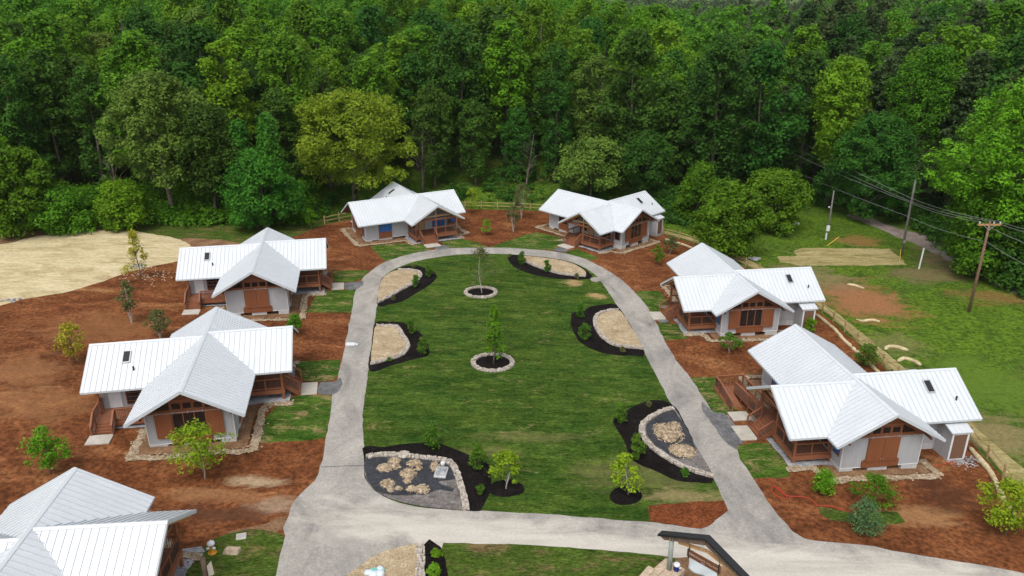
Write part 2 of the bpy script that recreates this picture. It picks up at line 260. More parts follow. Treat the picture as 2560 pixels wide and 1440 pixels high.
# ------------------------------------------------------------------ mesh helpers
def link(name, me, mat, parent=None):
    o = bpy.data.objects.new(name, me); C.objects.link(o)
    if mat and not me.materials: me.materials.append(mat)
    if parent: o.parent = parent
    return o
def tag(o, label=None, cat=None, group=None, kind=None):
    if label: o['label'] = label
    if cat: o['category'] = cat
    if group: o['group'] = group
    if kind: o['kind'] = kind
    return o
def empty(name, loc=(0, 0, 0), rz=0):
    o = bpy.data.objects.new(name, None); C.objects.link(o); o.location = loc; o.rotation_euler = (0, 0, rz); o.empty_display_size = .2; return o
class MB:
    def __init__(s): s.v = []; s.f = []
    def poly(s, pts):
        i = len(s.v); s.v += [tuple(p) for p in pts]; s.f.append(tuple(range(i, i + len(pts))))
    def solid(s, a, b):                       # two matching loops -> closed prism (a bottom, b top)
        n = len(a); i = len(s.v); s.v += [tuple(p) for p in a] + [tuple(p) for p in b]
        s.f.append(tuple(range(i + n - 1, i - 1, -1))); s.f.append(tuple(range(i + n, i + 2 * n)))
        for k in range(n): s.f.append((i + k, i + (k + 1) % n, i + n + (k + 1) % n, i + n + k))
    def box(s, x0, x1, y0, y1, z0, z1):
        s.solid([(x0, y0, z0), (x1, y0, z0), (x1, y1, z0), (x0, y1, z0)], [(x0, y0, z1), (x1, y0, z1), (x1, y1, z1), (x0, y1, z1)])
    def beam(s, a, b, w, h, up=(0, 0, 1)):    # rectangular bar from a to b
        a, b = Vector(a), Vector(b); d = (b - a).normalized(); u = Vector(up); sd_ = d.cross(u)
        if sd_.length < 1e-4: sd_ = d.cross(Vector((0, 1, 0)))
        sd_.normalize(); u = sd_.cross(d)
        q = [sd_ * (w / 2) * i + u * (h / 2) * j for i, j in ((-1, -1), (1, -1), (1, 1), (-1, 1))]
        s.solid([a + k for k in q], [b + k for k in q])
    def tube(s, pts, rad, n=8, cap=True):
        pts = [Vector(p) for p in pts]; rs = rad if isinstance(rad, (list, tuple)) else [rad] * len(pts)
        i0 = len(s.v)
        for k, p in enumerate(pts):
            d = (pts[min(k + 1, len(pts) - 1)] - pts[max(k - 1, 0)]).normalized()
            a = d.cross(Vector((0, 0, 1)));
            if a.length < .05: a = d.cross(Vector((0, 1, 0)))
            a.normalize(); b = d.cross(a)
            for j in range(n):
                t = 2 * math.pi * j / n; s.v.append(tuple(p + (a * math.cos(t) + b * math.sin(t)) * rs[k]))
        for k in range(len(pts) - 1):
            for j in range(n):
                s.f.append((i0 + k * n + j, i0 + k * n + (j + 1) % n, i0 + (k + 1) * n + (j + 1) % n, i0 + (k + 1) * n + j))
        if cap:
            s.f.append(tuple(i0 + j for j in range(n))[::-1]); s.f.append(tuple(i0 + (len(pts) - 1) * n + j for j in range(n)))
    def lathe(s, prof, n=16, o=(0, 0, 0)):
        i0 = len(s.v)
        for r, z in prof:
            for j in range(n):
                t = 2 * math.pi * j / n; s.v.append((o[0] + r * math.cos(t), o[1] + r * math.sin(t), o[2] + z))
        for k in range(len(prof) - 1):
            for j in range(n):
                s.f.append((i0 + k * n + j, i0 + k * n + (j + 1) % n, i0 + (k + 1) * n + (j + 1) % n, i0 + (k + 1) * n + j))
        s.f.append(tuple(i0 + j for j in range(n))[::-1]); s.f.append(tuple(i0 + (len(prof) - 1) * n + j for j in range(n)))
    def rock(s, c, r, rng, flat=.6, el=(1, 1)):
        i0 = len(s.v); a0 = rng.random() * 6.28; ca, sa = math.cos(a0), math.sin(a0)
        n = 6
        lay = [(.0, -.5, 1), (.85, -.35, n), (1.0, .1, n), (.62, .55, n)]
        for q, (rr, zz, m) in enumerate(lay):
            if m == 1: continue
            for j in range(n):
                t = 6.283 * (j + .5 * (q % 2)) / n; k = r * rr * rng.uniform(.78, 1.15)
                x, y = k * math.cos(t) * el[0], k * math.sin(t) * el[1]
                s.v.append((c[0] + x * ca - y * sa, c[1] + x * sa + y * ca, c[2] + zz * r * flat * rng.uniform(.85, 1.15)))
        for k in range(2):
            for j in range(n): s.f.append((i0 + k * n + j, i0 + k * n + (j + 1) % n, i0 + (k + 1) * n + (j + 1) % n, i0 + (k + 1) * n + j))
        s.f.append(tuple(i0 + 2 * n + j for j in range(n)))
    def build(s, name, mat, parent=None, smooth=False, bevel=0):
        me = bpy.data.meshes.new(name); me.from_pydata(s.v, [], s.f); me.validate(clean_customdata=False)
        if smooth: me.polygons.foreach_set('use_smooth', [True] * len(me.polygons))
        o = link(name, me, mat, parent)
        if bevel:
            md = o.modifiers.new('bevel', 'BEVEL'); md.width = bevel; md.segments = 1; md.limit_method = 'ANGLE'
        return o
def spline(pts, closed=True, step=.7):
    pts = [Vector(p) for p in pts]; n = len(pts); out = []
    for i in range(n if closed else n - 1):
        p0, p1, p2, p3 = [pts[(i + k) % n] if closed else pts[min(max(i + k, 0), n - 1)] for k in (-1, 0, 1, 2)]
        m = max(1, int((p2 - p1).length / step))
        for j in range(m):
            t = j / m; t2, t3 = t * t, t * t * t
            out.append(.5 * ((2 * p1) + (p2 - p0) * t + (2 * p0 - 5 * p1 + 4 * p2 - p3) * t2 + (3 * p1 - p0 - 3 * p2 + p3) * t3))
    if not closed: out.append(pts[-1])
    return out
def sheet(name, pts, level, mat, jit=.06, step=.6, smooth=True, kind='structure', px=True, thick=0, label=None, jf=.9):
    w_ = [P(*p) for p in pts] if px else [Vector(p) for p in pts]
    if smooth: w_ = spline(w_, True, step)
    else:
        o_ = []
        for i, a in enumerate(w_):
            b = w_[(i + 1) % len(w_)]; m = max(1, int((b - a).length / step)); o_ += [a.lerp(b, j / m) for j in range(m)]
        w_ = o_
    top = []
    for p in w_:
        if jit:
            q = noise.noise_vector(Vector((p.x * jf, p.y * jf, level * 3.1))) * jit * 1.6 + noise.noise_vector(Vector((p.x * 3, p.y * 3, level))) * jit * .7
            p = Vector((p.x + q.x, p.y + q.y, 0))
        top.append((p.x, p.y, TX * p.x + TY * (p.y - 50) + .006 * level))
    bm = bmesh.new(); vs = [bm.verts.new(p) for p in top]; f = bm.faces.new(vs)
    if f.normal.z < 0: f.normal_flip()
    bm.normal_update()
    if f.normal.z < 0: f.normal_flip()
    if thick:
        r = bmesh.ops.extrude_edge_only(bm, edges=list(bm.edges)); lo = [v for v in r['geom'] if isinstance(v, bmesh.types.BMVert)]
        for v in lo: v.co.z -= thick
    bmesh.ops.triangulate(bm, faces=[f])
    me = bpy.data.meshes.new(name); bm.to_mesh(me); bm.free()
    o = link(name, me, mat); tag(o, label=label, kind=kind); return o
def joined(name, arrs, mat, parent=None):
    """arrs: list of (N,4,3) quad arrays"""
    q = np.concatenate(arrs).astype(np.float32); n = len(q)
    me = bpy.data.meshes.new(name); me.vertices.add(n * 4); me.vertices.foreach_set('co', q.reshape(-1))
    me.loops.add(n * 4); me.loops.foreach_set('vertex_index', np.arange(n * 4, dtype=np.int32))
    me.polygons.add(n); me.polygons.foreach_set('loop_start', np.arange(0, n * 4, 4, dtype=np.int32))
    me.update(calc_edges=True)
    if mat: me.materials.append(mat)
    return me

# ------------------------------------------------------------------ ground
def axis(a, b, st, far, g=1.35):
    m = list(np.arange(a, b + .1, st)); lo, hi, s = a, b, st
    L, H = [], []
    while lo > -far: s *= g; lo -= s; L.append(lo)
    s = st
    while hi < far: s *= g; hi += s; H.append(hi)
    return np.array(L[::-1] + m + H)
gx, gy = axis(-160, 160, 4, 3200), axis(-20, 440, 4, 3600)
gv = [(x, y, T(x, y)) for y in gy for x in gx]; nx = len(gx)
gf = [(j * nx + i, j * nx + i + 1, (j + 1) * nx + i + 1, (j + 1) * nx + i) for j in range(len(gy) - 1) for i in range(nx - 1)]
gm = bpy.data.meshes.new('ground'); gm.from_pydata(gv, [], gf); tag(link('ground', gm, M['field']), kind='structure')

S = sheet
# left: dirt margin, straw field, mown strip
S('grass_strip', [(-500, 640), (-300, 560), (0, 560), (300, 552), (560, 556), (740, 562), (830, 540), (880, 548), (800, 590), (720, 605), (600, 620), (440, 640), (200, 640), (0, 650), (-300, 720)], 1, M['roughgrass'], .3)
S('bare_dirt', [(-500, 660), (-250, 606), (0, 590), (90, 580), (200, 572), (270, 570), (260, 590), (200, 660), (0, 700), (-300, 760)], 2, M['dirt'], .35)
S('bare_dirt', [(455, 598), (520, 598), (590, 606), (600, 622), (500, 650), (460, 640)], 2, M['dirt'], .35)
S('straw_ground', [(-700, 760), (-300, 640), (0, 612), (60, 598), (130, 586), (250, 577), (330, 577), (400, 589), (450, 600), (480, 615), (500, 650), (440, 700), (250, 760), (0, 800), (-400, 900)], 3, M['straw'], .2)
# right: patches in the field beyond the fence
S('straw_ground', [(1940, 642), (1995, 640), (1985, 628), (2010, 620), (2225, 622), (2245, 640), (2268, 662), (2150, 664), (2000, 663), (1950, 655)], 2, M['drystraw'], .25, smooth=False)
S('gravel_drive', [(2120, 538), (2165, 541), (2230, 566), (2300, 585), (2350, 596), (2380, 612), (2420, 640), (2480, 668), (2560, 700), (2700, 760), (2700, 800), (2560, 745), (2470, 705), (2400, 668), (2330, 630), (2250, 596), (2180, 565)], 3, M['drive'], .3)
# mulch round all the cabins
S('mulch_ground', [(-500, 960), (-200, 840), (0, 765), (60, 748), (160, 733), (260, 703), (330, 678), (440, 654), (560, 632), (735, 592), (812, 562), (880, 547), (1000, 530), (1160, 522), (1350, 525), (1500, 540), (1655, 585), (1725, 606), (1803, 641), (1890, 681), (2040, 772), (2110, 830), (2230, 937), (2440, 1118), (2495, 1183), (2560, 1275), (2640, 1400), (2900, 1560), (3300, 2300), (0, 2600), (-900, 1700)], 4, M['mulch'], .12, 1.0, smooth=False)
# straw and silt strip outside the right-hand fence
fo = [(1655, 583), (1725, 603), (1803, 637), (1890, 676), (2040, 766), (2110, 823), (2230, 930), (2440, 1108), (2500, 1170), (2575, 1262)]
S('straw_ground', fo + [(2625, 1235), (2550, 1165), (2465, 1090), (2330, 975), (2245, 908), (2130, 812), (2050, 755), (1900, 666), (1812, 630), (1735, 597), (1660, 578)], 5, M['drystraw'], .15)
# turf patches round the cabins
TH = .035
def sod(pts, mat='sod', lv=6): return S('turf_patch', pts, lv, M[mat], .06, .5, smooth=False, thick=TH)
sod([(650, 1108), (655, 1075), (668, 1040), (700, 1010), (745, 990), (822, 986), (833, 1000), (826, 1040), (812, 1097), (720, 1105)])
sod([(742, 905), (850, 900), (847, 935), (835, 950), (800, 955), (762, 955), (745, 930)])
sod([(765, 782), (790, 740), (820, 727), (890, 725), (888, 745), (882, 782)])
sod([(833, 678), (925, 676), (905, 696), (880, 706), (835, 706)])
sod([(925, 616), (1000, 608), (1055, 610), (1078, 626), (1020, 641), (965, 656)])
sod([(1098, 600), (1150, 598), (1190, 605), (1222, 619), (1180, 622), (1118, 620)])
sod([(1222, 619), (1300, 592), (1340, 581), (1400, 593), (1412, 601), (1385, 626), (1300, 623)])
sod([(1411, 633), (1440, 622), (1496, 645), (1460, 656), (1425, 647)])
sod([(1580, 737), (1600, 727), (1648, 728), (1668, 752), (1658, 786), (1632, 787), (1605, 772)])
sod([(1635, 811), (1670, 806), (1702, 816), (1719, 847), (1660, 852)])
sod([(1720, 944), (1790, 944), (1794, 962), (1850, 1033), (1818, 1038), (1779, 1031), (1746, 986), (1725, 951)])
sod([(1841, 1116), (1882, 1108), (1931, 1108), (1971, 1169), (1974, 1193), (1878, 1197), (1861, 1170), (1843, 1137)])
S('grass_patch', [(2046, 1269), (2106, 1280), (2183, 1282), (2237, 1280), (2259, 1301), (2183, 1323), (2133, 1307), (2068, 1299)], 6, M['roughgrass'], .15)
S('grass_patch', [(545, 1345), (600, 1328), (655, 1325), (700, 1338), (716, 1352), (702, 1400), (688, 1450), (680, 1560), (400, 1600), (430, 1470), (462, 1420), (478, 1385), (510, 1368)], 6, M['roughgrass'], .15)
S('gravel_spill', [(455, 1372), (500, 1368), (512, 1380), (490, 1392), (455, 1392)], 7, M['crushed'], .1)
S('dirt_patch', [(690, 1330), (720, 1290), (700, 1300), (640, 1318), (560, 1330), (600, 1334), (660, 1328)], 5, M['dirt'], .12)
# road
loopL = [(610, 1600), (690, 1440), (700, 1390), (714, 1342), (708, 1322), (720, 1292), (735, 1256), (750, 1236), (788, 1202), (805, 1150), (815, 1100), (825, 1040), (833, 985), (842, 962), (850, 922), (864, 860), (877, 790), (886, 740), (893, 720), (905, 700), (925, 680), (960, 657), (1010, 640), (1060, 629), (1110, 622), (1180, 620), (1280, 621), (1380, 629), (1450, 644), (1510, 672), (1555, 702), (1590, 735), (1620, 770), (1640, 808), (1660, 850), (1690, 900), (1725, 945), (1755, 990), (1782, 1030), (1795, 1036), (1818, 1040), (1860, 1104), (1842, 1114), (1845, 1135), (1865, 1170), (1895, 1215), (1930, 1270), (1965, 1310), (2010, 1348), (2150, 1363), (2300, 1390), (2460, 1416), (2560, 1434), (2800, 1482), (3400, 1620), (4600, 2050), (4600, 2500), (3000, 2060), (1300, 2300), (600, 2000)]
S('asphalt_road', loopL, 8, M['asphalt'], .07, .7)
S('dirt_patch', [(655, 1320), (690, 1300), (716, 1290), (712, 1322), (690, 1332)], 5.6, M['dirt'], .2, .3)
S('road_joint', [(802, 1168), (915, 1164), (915, 1166), (802, 1170)], 9, M['newasphalt'], .02, .3, smooth=False)
AP = [[(837, 956), (800, 958), (797, 985), (834, 987), (850, 975), (856, 955), (850, 945)], [(892, 706), (862, 709), (862, 723), (888, 725), (906, 715), (908, 703)],
      [(1755, 1005), (1785, 1032), (1818, 1040), (1858, 1104), (1842, 1114), (1843, 1125), (1810, 1105), (1780, 1060), (1757, 1030)], [(1633, 786), (1655, 786), (1672, 805), (1650, 808), (1640, 800)],
      [(1082, 617), (1110, 614), (1122, 621), (1095, 625)], [(1390, 622), (1402, 619), (1418, 624), (1412, 631), (1385, 628)]]
for k, a in enumerate(AP): S('asphalt_apron', a, 10 + k * .1, M['newasphalt'], .08, .3)
for a in ([(1478, 696), (1495, 694), (1506, 700), (1492, 706), (1478, 703)], [(1070, 1352), (1085, 1346), (1106, 1351), (1110, 1357), (1070, 1358)]):
    S('asphalt_patch', a, 11, M['asphalt'], .04, .3)
# the oval lawn and what lies in it
oval = [(911, 1118), (908, 1085), (908, 1040), (913, 990), (921, 930), (928, 870), (935, 820), (942, 770), (946, 735), (951, 706), (965, 687), (1000, 668), (1050, 652), (1120, 640), (1190, 636), (1280, 637), (1370, 645), (1430, 657), (1478, 680), (1510, 715), (1540, 760), (1580, 820), (1610, 882), (1640, 940), (1672, 1000), (1700, 1050), (1740, 1117), (1785, 1202), (1808, 1250), (1813, 1262), (1770, 1308), (1625, 1307), (1400, 1289), (1210, 1279), (1100, 1274), (1045, 1268), (975, 1250), (935, 1226), (914, 1195), (910, 1150)]
S('lawn', oval, 10, M['lawn'], .06, .6, thick=TH)
S('mulch_patch', [(1620, 1266), (1715, 1259), (1812, 1253), (1818, 1280), (1782, 1310), (1752, 1322), (1700, 1317), (1628, 1307)], 12, M['mulch2'], .12, .4, smooth=False, thick=.03)
S('lawn', [(1108, 1359), (1300, 1363), (1500, 1376), (1655, 1391), (1690, 1398), (1700, 1440), (1850, 1700), (1120, 1700), (1118, 1440), (1100, 1385)], 10, M['roughgrass'], .06, .6, smooth=False, thick=TH)
S('dirt_patch', [(1690, 1396), (1760, 1403), (1850, 1440), (1900, 1520), (1780, 1560), (1700, 1440)], 11, M['dirt'], .1)
S('pea_gravel', [(868, 1440), (905, 1412), (960, 1380), (1015, 1364), (1045, 1360), (1050, 1400), (1050, 1600), (830, 1600), (850, 1460)], 10, M['pea'], .08, .4)
S('black_mulch', [(1058, 1364), (1096, 1363), (1108, 1385), (1118, 1440), (1125, 1600), (1055, 1600)], 12, M['black'], .06, .4)

def stones(pts, label, closed=False, wdt=.42, hgt=.26, seed=1, group='low dry stone edgings round the beds'):
    rng = random.Random(seed); mb = MB(); c = spline([P(*p) for p in pts], closed, .2)
    L = 0; acc = [0]
    for a, b in zip(c, c[1:]): L += (b - a).length; acc.append(L)
    def at(s):
        k = 0
        for k in range(len(acc) - 1):
            if acc[k + 1] >= s: break
        t = (s - acc[k]) / max(1e-6, acc[k + 1] - acc[k]); return c[k].lerp(c[k + 1], t), (c[k + 1] - c[k]).normalized()
    for row in (-1, 0, 1):
        s = rng.random() * .2
        while s < L:
            l = rng.uniform(.16, .42); p, d = at(min(L, s + l / 2)); nrm = Vector((-d.y, d.x, 0))
            cx = p + nrm * (row * wdt / 3 + rng.uniform(-.03, .03)); h = hgt * rng.uniform(.75, 1.15) * (1 if row == 0 else .9)
            hw = wdt / 6 * rng.uniform(.95, 1.3); hl = l / 2 * .97; z = cx.z
            lo, hi = [], []
            for i, j in ((-1, -1), (1, -1), (1, 1), (-1, 1)):
                q = cx + d * (hl * i * rng.uniform(.8, 1)) + nrm * (hw * j * rng.uniform(.8, 1))
                lo.append((q.x, q.y, z - .05)); hi.append((q.x + rng.uniform(-.02, .02), q.y + rng.uniform(-.02, .02), z + h + rng.uniform(-.02, .02)))
            mb.solid(lo, hi); s += l
    o = mb.build('stone_edging', M['stone']); return tag(o, label, 'stone edging', group)
def bed(outer, inner, fill, wall, label, lv=12, seed=1):
    S('black_mulch', outer, lv, M['black'], .05, .4, thick=.03)
    if inner: S('pea_gravel' if fill == 'pea' else 'gravel_ground', inner, lv + 6, M[fill], .03, .4)
    stones(wall, label, seed=seed)
B1 = [(911, 1118), (960, 1119), (1010, 1112), (1060, 1108), (1100, 1111), (1140, 1126), (1180, 1142), (1210, 1155), (1226, 1172), (1229, 1195), (1225, 1230), (1212, 1262), (1200, 1279), (1165, 1277), (1100, 1274), (1045, 1267), (975, 1249), (935, 1225), (913, 1194), (910, 1150)]
bed(B1, [(916, 1146), (960, 1141), (1010, 1143), (1080, 1150), (1122, 1160), (1136, 1182), (1148, 1215), (1158, 1245), (1163, 1276), (1100, 1274), (1045, 1267), (975, 1249), (935, 1225), (913, 1194), (912, 1160)], 'wetgravel',
    [(917, 1148), (945, 1141), (1000, 1141), (1060, 1148), (1100, 1153), (1127, 1161), (1140, 1182), (1151, 1215), (1160, 1245), (1166, 1275)], 'pale stone edging round the wrinkled liner with many pebble heaps', seed=3)
B2 = [(1688, 1019), (1658, 1003), (1634, 1002), (1613, 1006), (1592, 1014), (1571, 1026), (1555, 1039), (1534, 1051), (1541, 1073), (1553, 1092), (1563, 1113), (1571, 1139), (1584, 1155), (1611, 1168), (1637, 1179), (1663, 1192), (1690, 1203), (1729, 1207), (1784, 1201), (1740, 1117), (1715, 1068)]
bed(B2, [(1686, 1024), (1660, 1030), (1634, 1044), (1612, 1062), (1610, 1085), (1620, 1103), (1642, 1124), (1668, 1142), (1700, 1160), (1735, 1174), (1778, 1190), (1740, 1119), (1712, 1068)], 'wetgravel',
    [(1686, 1023), (1671, 1026), (1645, 1036), (1619, 1051), (1606, 1067), (1605, 1085), (1614, 1103), (1634, 1124), (1660, 1143), (1692, 1162), (1731, 1179), (1780, 1193)], 'pale stone edging curving round the liner with two pebble heaps', seed=4)
B3 = [(937, 809), (974, 806), (1001, 807), (1025, 815), (1048, 832), (1063, 847), (1072, 871), (1072, 889), (1054, 895), (1019, 904), (974, 917), (924, 928), (930, 860)]
bed(B3, [(940, 817), (974, 817), (992, 821), (1001, 836), (1013, 856), (1017, 868), (1009, 881), (996, 890), (966, 899), (929, 909), (932, 860)], 'pea',
    [(940, 817), (974, 817), (993, 821), (1003, 836), (1016, 856), (1020, 868), (1012, 882), (998, 892), (968, 901), (929, 911)], 'white stone edging of the lower bed beside left road arm', seed=5)
B4 = [(999, 672), (1016, 666), (1043, 666), (1066, 672), (1087, 682), (1092, 694), (1081, 708), (1060, 723), (1031, 740), (1004, 755), (971, 763), (943, 765), (952, 706), (966, 688)]
bed(B4, [(993, 677), (1019, 678), (1041, 681), (1048, 688), (1043, 698), (1028, 711), (1001, 725), (971, 743), (945, 755), (951, 710), (966, 689)], 'pea',
    [(993, 676), (1019, 677), (1043, 680), (1051, 688), (1047, 697), (1031, 711), (1004, 725), (974, 743), (945, 757)], 'white stone edging of the bed at far left bend of road', seed=6)
B5 = [(1273, 640), (1295, 639), (1330, 642), (1370, 646), (1430, 658), (1474, 683), (1478, 696), (1455, 700), (1420, 700), (1375, 696), (1333, 688), (1304, 678), (1283, 666), (1271, 651)]
bed(B5, [(1311, 642), (1340, 644), (1370, 647), (1400, 652), (1430, 660), (1460, 677), (1462, 690), (1430, 688), (1399, 684), (1375, 677), (1345, 668), (1316, 656)], 'pea',
    [(1314, 656), (1345, 669), (1375, 679), (1399, 686), (1430, 690), (1462, 692)], 'white stone edging of the bed at far right bend of road', seed=7)
B6 = [(1541, 764), (1509, 763), (1479, 767), (1461, 776), (1431, 785), (1427, 800), (1428, 818), (1437, 838), (1449, 856), (1473, 871), (1503, 883), (1538, 889), (1583, 891), (1612, 887), (1580, 822)]
bed(B6, [(1549, 779), (1529, 780), (1507, 785), (1494, 796), (1493, 812), (1499, 828), (1513, 845), (1531, 858), (1555, 865), (1602, 869), (1578, 820)], 'pea',
    [(1549, 778), (1529, 778), (1505, 783), (1490, 794), (1488, 812), (1495, 829), (1509, 847), (1529, 861), (1553, 868), (1604, 873)], 'pale stone edging of the gravel bed inside the right road arm', seed=8)
def ell(cx, cy, rx, ry, n=14): return [(cx + rx * math.cos(6.2832 * k / n), cy + ry * math.sin(6.2832 * k / n)) for k in range(n)]
for (cx, cy, rx, ry, lb, sd_) in ((1202, 733, 38, 13, 'smaller ring of white stones round the sparse far tree on the oval lawn', 11), (1232, 909, 49, 21, 'larger ring of white stones round the leafy tree in middle of oval lawn', 12)):
    S('black_mulch', ell(cx, cy, rx, ry), 13, M['black'], .03, .3, thick=.03); stones(ell(cx, cy, rx, ry) + [(cx + rx, cy)], lb, seed=sd_, group='stone rings round the lawn trees')
for (cx, cy, rx, ry) in ((1266, 1224, 44, 22), (1564, 1242, 41, 24)): S('black_mulch', ell(cx, cy, rx, ry), 13.5, M['black'], .07, .3, thick=.03)
stones([(1052, 1364), (1052, 1400), (1051, 1440), (1050, 1600)], 'straight low stone edging between tan gravel and black bed at the bottom edge', wdt=.5, seed=14)
# liners and pebble heaps
def liner(pts, lv, label):
    o = S('plastic_liner', pts, lv, M['liner'], .08, .35, kind=None)
    return tag(o, label, 'ground liner', 'black liners in the front beds')
liner([(917, 1149), (960, 1145), (1010, 1147), (1080, 1154), (1120, 1164), (1134, 1186), (1136, 1200), (1095, 1208), (1135, 1224), (1130, 1232), (1100, 1226), (1056, 1240), (1000, 1240), (955, 1237), (928, 1218), (914, 1195), (913, 1165)], 19.5, 'wrinkled black plastic liner under many pebble heaps, beside the road junction')
liner([(1684, 1028), (1660, 1034), (1636, 1048), (1616, 1065), (1614, 1085), (1624, 1102), (1646, 1122), (1672, 1139), (1702, 1152), (1722, 1142), (1741, 1128), (1740, 1121), (1712, 1070)], 19.5, 'black plastic liner under two pebble heaps, beside the right arm of the road')
def heap(cx, cy, rx, ry, h, label, seed):
    rng = random.Random(seed); c = P(cx, cy); m = mpp(c); vy = abs(P(cx, cy - ry).y - P(cx, cy + ry).y) / 2; rx *= m
    mb = MB(); n = 20; K = 6; i0 = 0
    ph = [rng.uniform(.78, 1.2) for _ in range(n)]
    mb.v.append((c.x, c.y, c.z + h + .12))
    for k in range(1, K + 1):
        r = k / K
        for j in range(n):
            t = 6.2832 * j / n; q = 1 + (ph[j] - 1) * r
            mb.v.append((c.x + rx * r * q * math.cos(t), c.y + vy * r * q * math.sin(t), c.z + .1 + h * (1 - r ** 1.8) * rng.uniform(.85, 1.15) - (.0 if k < K else .05)))
    for j in range(n): mb.f.append((0, 1 + j, 1 + (j + 1) % n))
    for k in range(K - 1):
        for j in range(n): mb.f.append((1 + k * n + j, 1 + (k + 1) * n + j, 1 + (k + 1) * n + (j + 1) % n, 1 + k * n + (j + 1) % n))
    for _ in range(int(240 * rx * vy) + 30):
        t, r = rng.random() * 6.283, math.sqrt(rng.random()) * 1.12
        mb.rock((c.x + rx * r * math.cos(t), c.y + vy * r * math.sin(t), c.z + .12 + h * max(0, 1 - r ** 1.8)), rng.uniform(.03, .07), rng)
    tag(mb.build('pebble_heap', M['pebble']), label, 'pebble heap', 'heaps of pebbles on black liner')
HP = [(986, 1156, 17, 8, 'small round pebble heap nearest the stone edging at top of liner'), (963, 1173, 22, 10, 'wide pebble heap at left end of liner, joined to its neighbour'), (988, 1171, 13, 6, 'small pebble heap on right shoulder of the wide left heap'),
      (1036, 1162, 18, 9, 'pebble heap with trailing tail, right of the topmost heap'), (1048, 1174, 8, 5, 'tiny pebble trail below the upper middle heap'), (1087, 1170, 12, 12, 'upright narrow pebble heap touching the grey square hatch'), (1021, 1188, 22, 13, 'largest pebble heap in middle of the wrinkled liner'),
      (1019, 1206, 11, 6, 'small pebble heap just below the largest one'), (968, 1213, 18, 11, 'pebble heap at lower left of the liner, near the road'), (976, 1228, 9, 6, 'little pebble heap under the lower left heap'), (996, 1226, 10, 4, 'thin flat pebble heap between the two bottom heaps'),
      (1030, 1226, 14, 7, 'left half of the long bottom pebble heap'), (1055, 1227, 18, 12, 'right half of the long bottom pebble heap at liner edge')]
for k, (a, b, c_, d, l) in enumerate(HP): heap(a, b, c_, d, .22, l, 50 + k)
heap(1668, 1086, 38, 24, .35, 'biggest pebble heap, on the liner beside right arm of the road', 70)
heap(1688, 1067, 14, 9, .25, 'pebble heap rising behind the biggest one on right liner', 71)
heap(1705, 1131, 34, 17, .3, 'lens shaped pebble heap at lower end of right liner', 72)
c = P(1103, 1186); mb = MB(); mb.box(-.42, .42, -.6, .6, -.05, .2); hb = mb.build('access_hatch', M['foundation'], bevel=.03); hb.location = c + Vector((0, 0, .05)); hb.rotation_euler[2] = -.1
tag(hb, 'pale grey rectangular concrete hatch at right end of black liner', 'hatch')
mb = MB(); mb.box(-.34, .34, -.5, .5, 0, .02); link_ = mb.build('hatch_lid', M['crushed'], hb); link_.location.z = .202
mb = MB(); mb.lathe([(.16, -.05), (.16, .25), (.02, .27)], 12); o = mb.build('pipe_cap', M['white']); o.location = P(1107, 1165) + Vector((0, 0, .05)); tag(o, 'round white pipe cap beside stone edging above the grey hatch', 'pipe cap')
mb = MB(); mb.rock((0, 0, .1), .5, random.Random(5), .6); o = mb.build('border_boulder', M['stone']); o.location = P(1008, 1140); tag(o, 'rounded grey boulder set into stone edging above the pebble heaps', 'boulder')

# ------------------------------------------------------------------ cabins
EZ, SL, W1, LP, LN = 2.94, .571, 4.0, 10.12, 5.15
H1 = EZ + SL * W1
WP, YP, SP = 3.77, 6.757, .581
HP_ = EZ + SP * WP
XS, WS, YS, SS = .87, 3.705, 8.445, .612
HS = EZ + SS * WS
TK = .16
def gable_roof(ax, c, hw, a0, a1, hz, parent, name='roof'):
    """ax 'x': ridge along x at y=c from a0 to a1; ax 'y': ridge along y at x=c"""
    m = (lambda a, b, z: (a, c + b, z)) if ax == 'x' else (lambda a, b, z: (c + b, a, z))
    s = (hz - EZ) / hw; top, seam, cap, sof, fas = MB(), MB(), MB(), MB(), MB()
    for sg in (-1, 1):
        A, B, D, E_ = m(a0, 0, hz), m(a1, 0, hz), m(a1, sg * hw, EZ), m(a0, sg * hw, EZ)
        dn = lambda p, k: (p[0], p[1], p[2] - k)
        top.solid([dn(p, .05) for p in (A, B, D, E_)], [A, B, D, E_])
        i = .04
        q = [m(a0 + i, 0, hz - .055), m(a1 - i, 0, hz - .055), m(a1 - i, sg * (hw - i), EZ + s * i - .055), m(a0 + i, sg * (hw - i), EZ + s * i - .055)]
        sof.solid([dn(p, TK - .055) for p in q], q)
        nrm = Vector(m(0, 0, 0)); up = Vector(m(0, sg * s, 1)) - Vector(m(0, 0, 0)); up.normalize()
        t = a0 + .2
        while t < a1 - .05:
            seam.beam(Vector(m(t, sg * .12, hz - s * .12)) + up * .018, Vector(m(t, sg * hw, EZ)) + up * .02, .046, .05, up); t += .405
        # ridge cap, eave fascia and rake fascia
        p0, p1, p2, p3 = m(a0 - .02, 0, hz + .03), m(a1 + .02, 0, hz + .03), m(a1 + .02, sg * .17, hz - s * .17 + .045), m(a0 - .02, sg * .17, hz - s * .17 + .045)
        cap.solid([dn(p, .035) for p in (p0, p1, p2, p3)], [p0, p1, p2, p3])
        fas.beam(Vector(m(a0, sg * (hw + .012), EZ - .075)), Vector(m(a1, sg * (hw + .012), EZ - .075)), .022, .15)
        for e, o in ((a0, -.015), (a1, .015)):
            fas.beam(Vector(m(e + o, 0, hz - .085)), Vector(m(e + o, sg * hw, EZ - .085)), .03, .2, up)
    r = top.build(name, M['roof'], parent)
    seam.build('standing_seams', M['seam'], r); cap.build('ridge_cap', M['roof'], r); sof.build('soffit', M['soffit'], r); fas.build('fascia', M['fascia'], r)
    return r
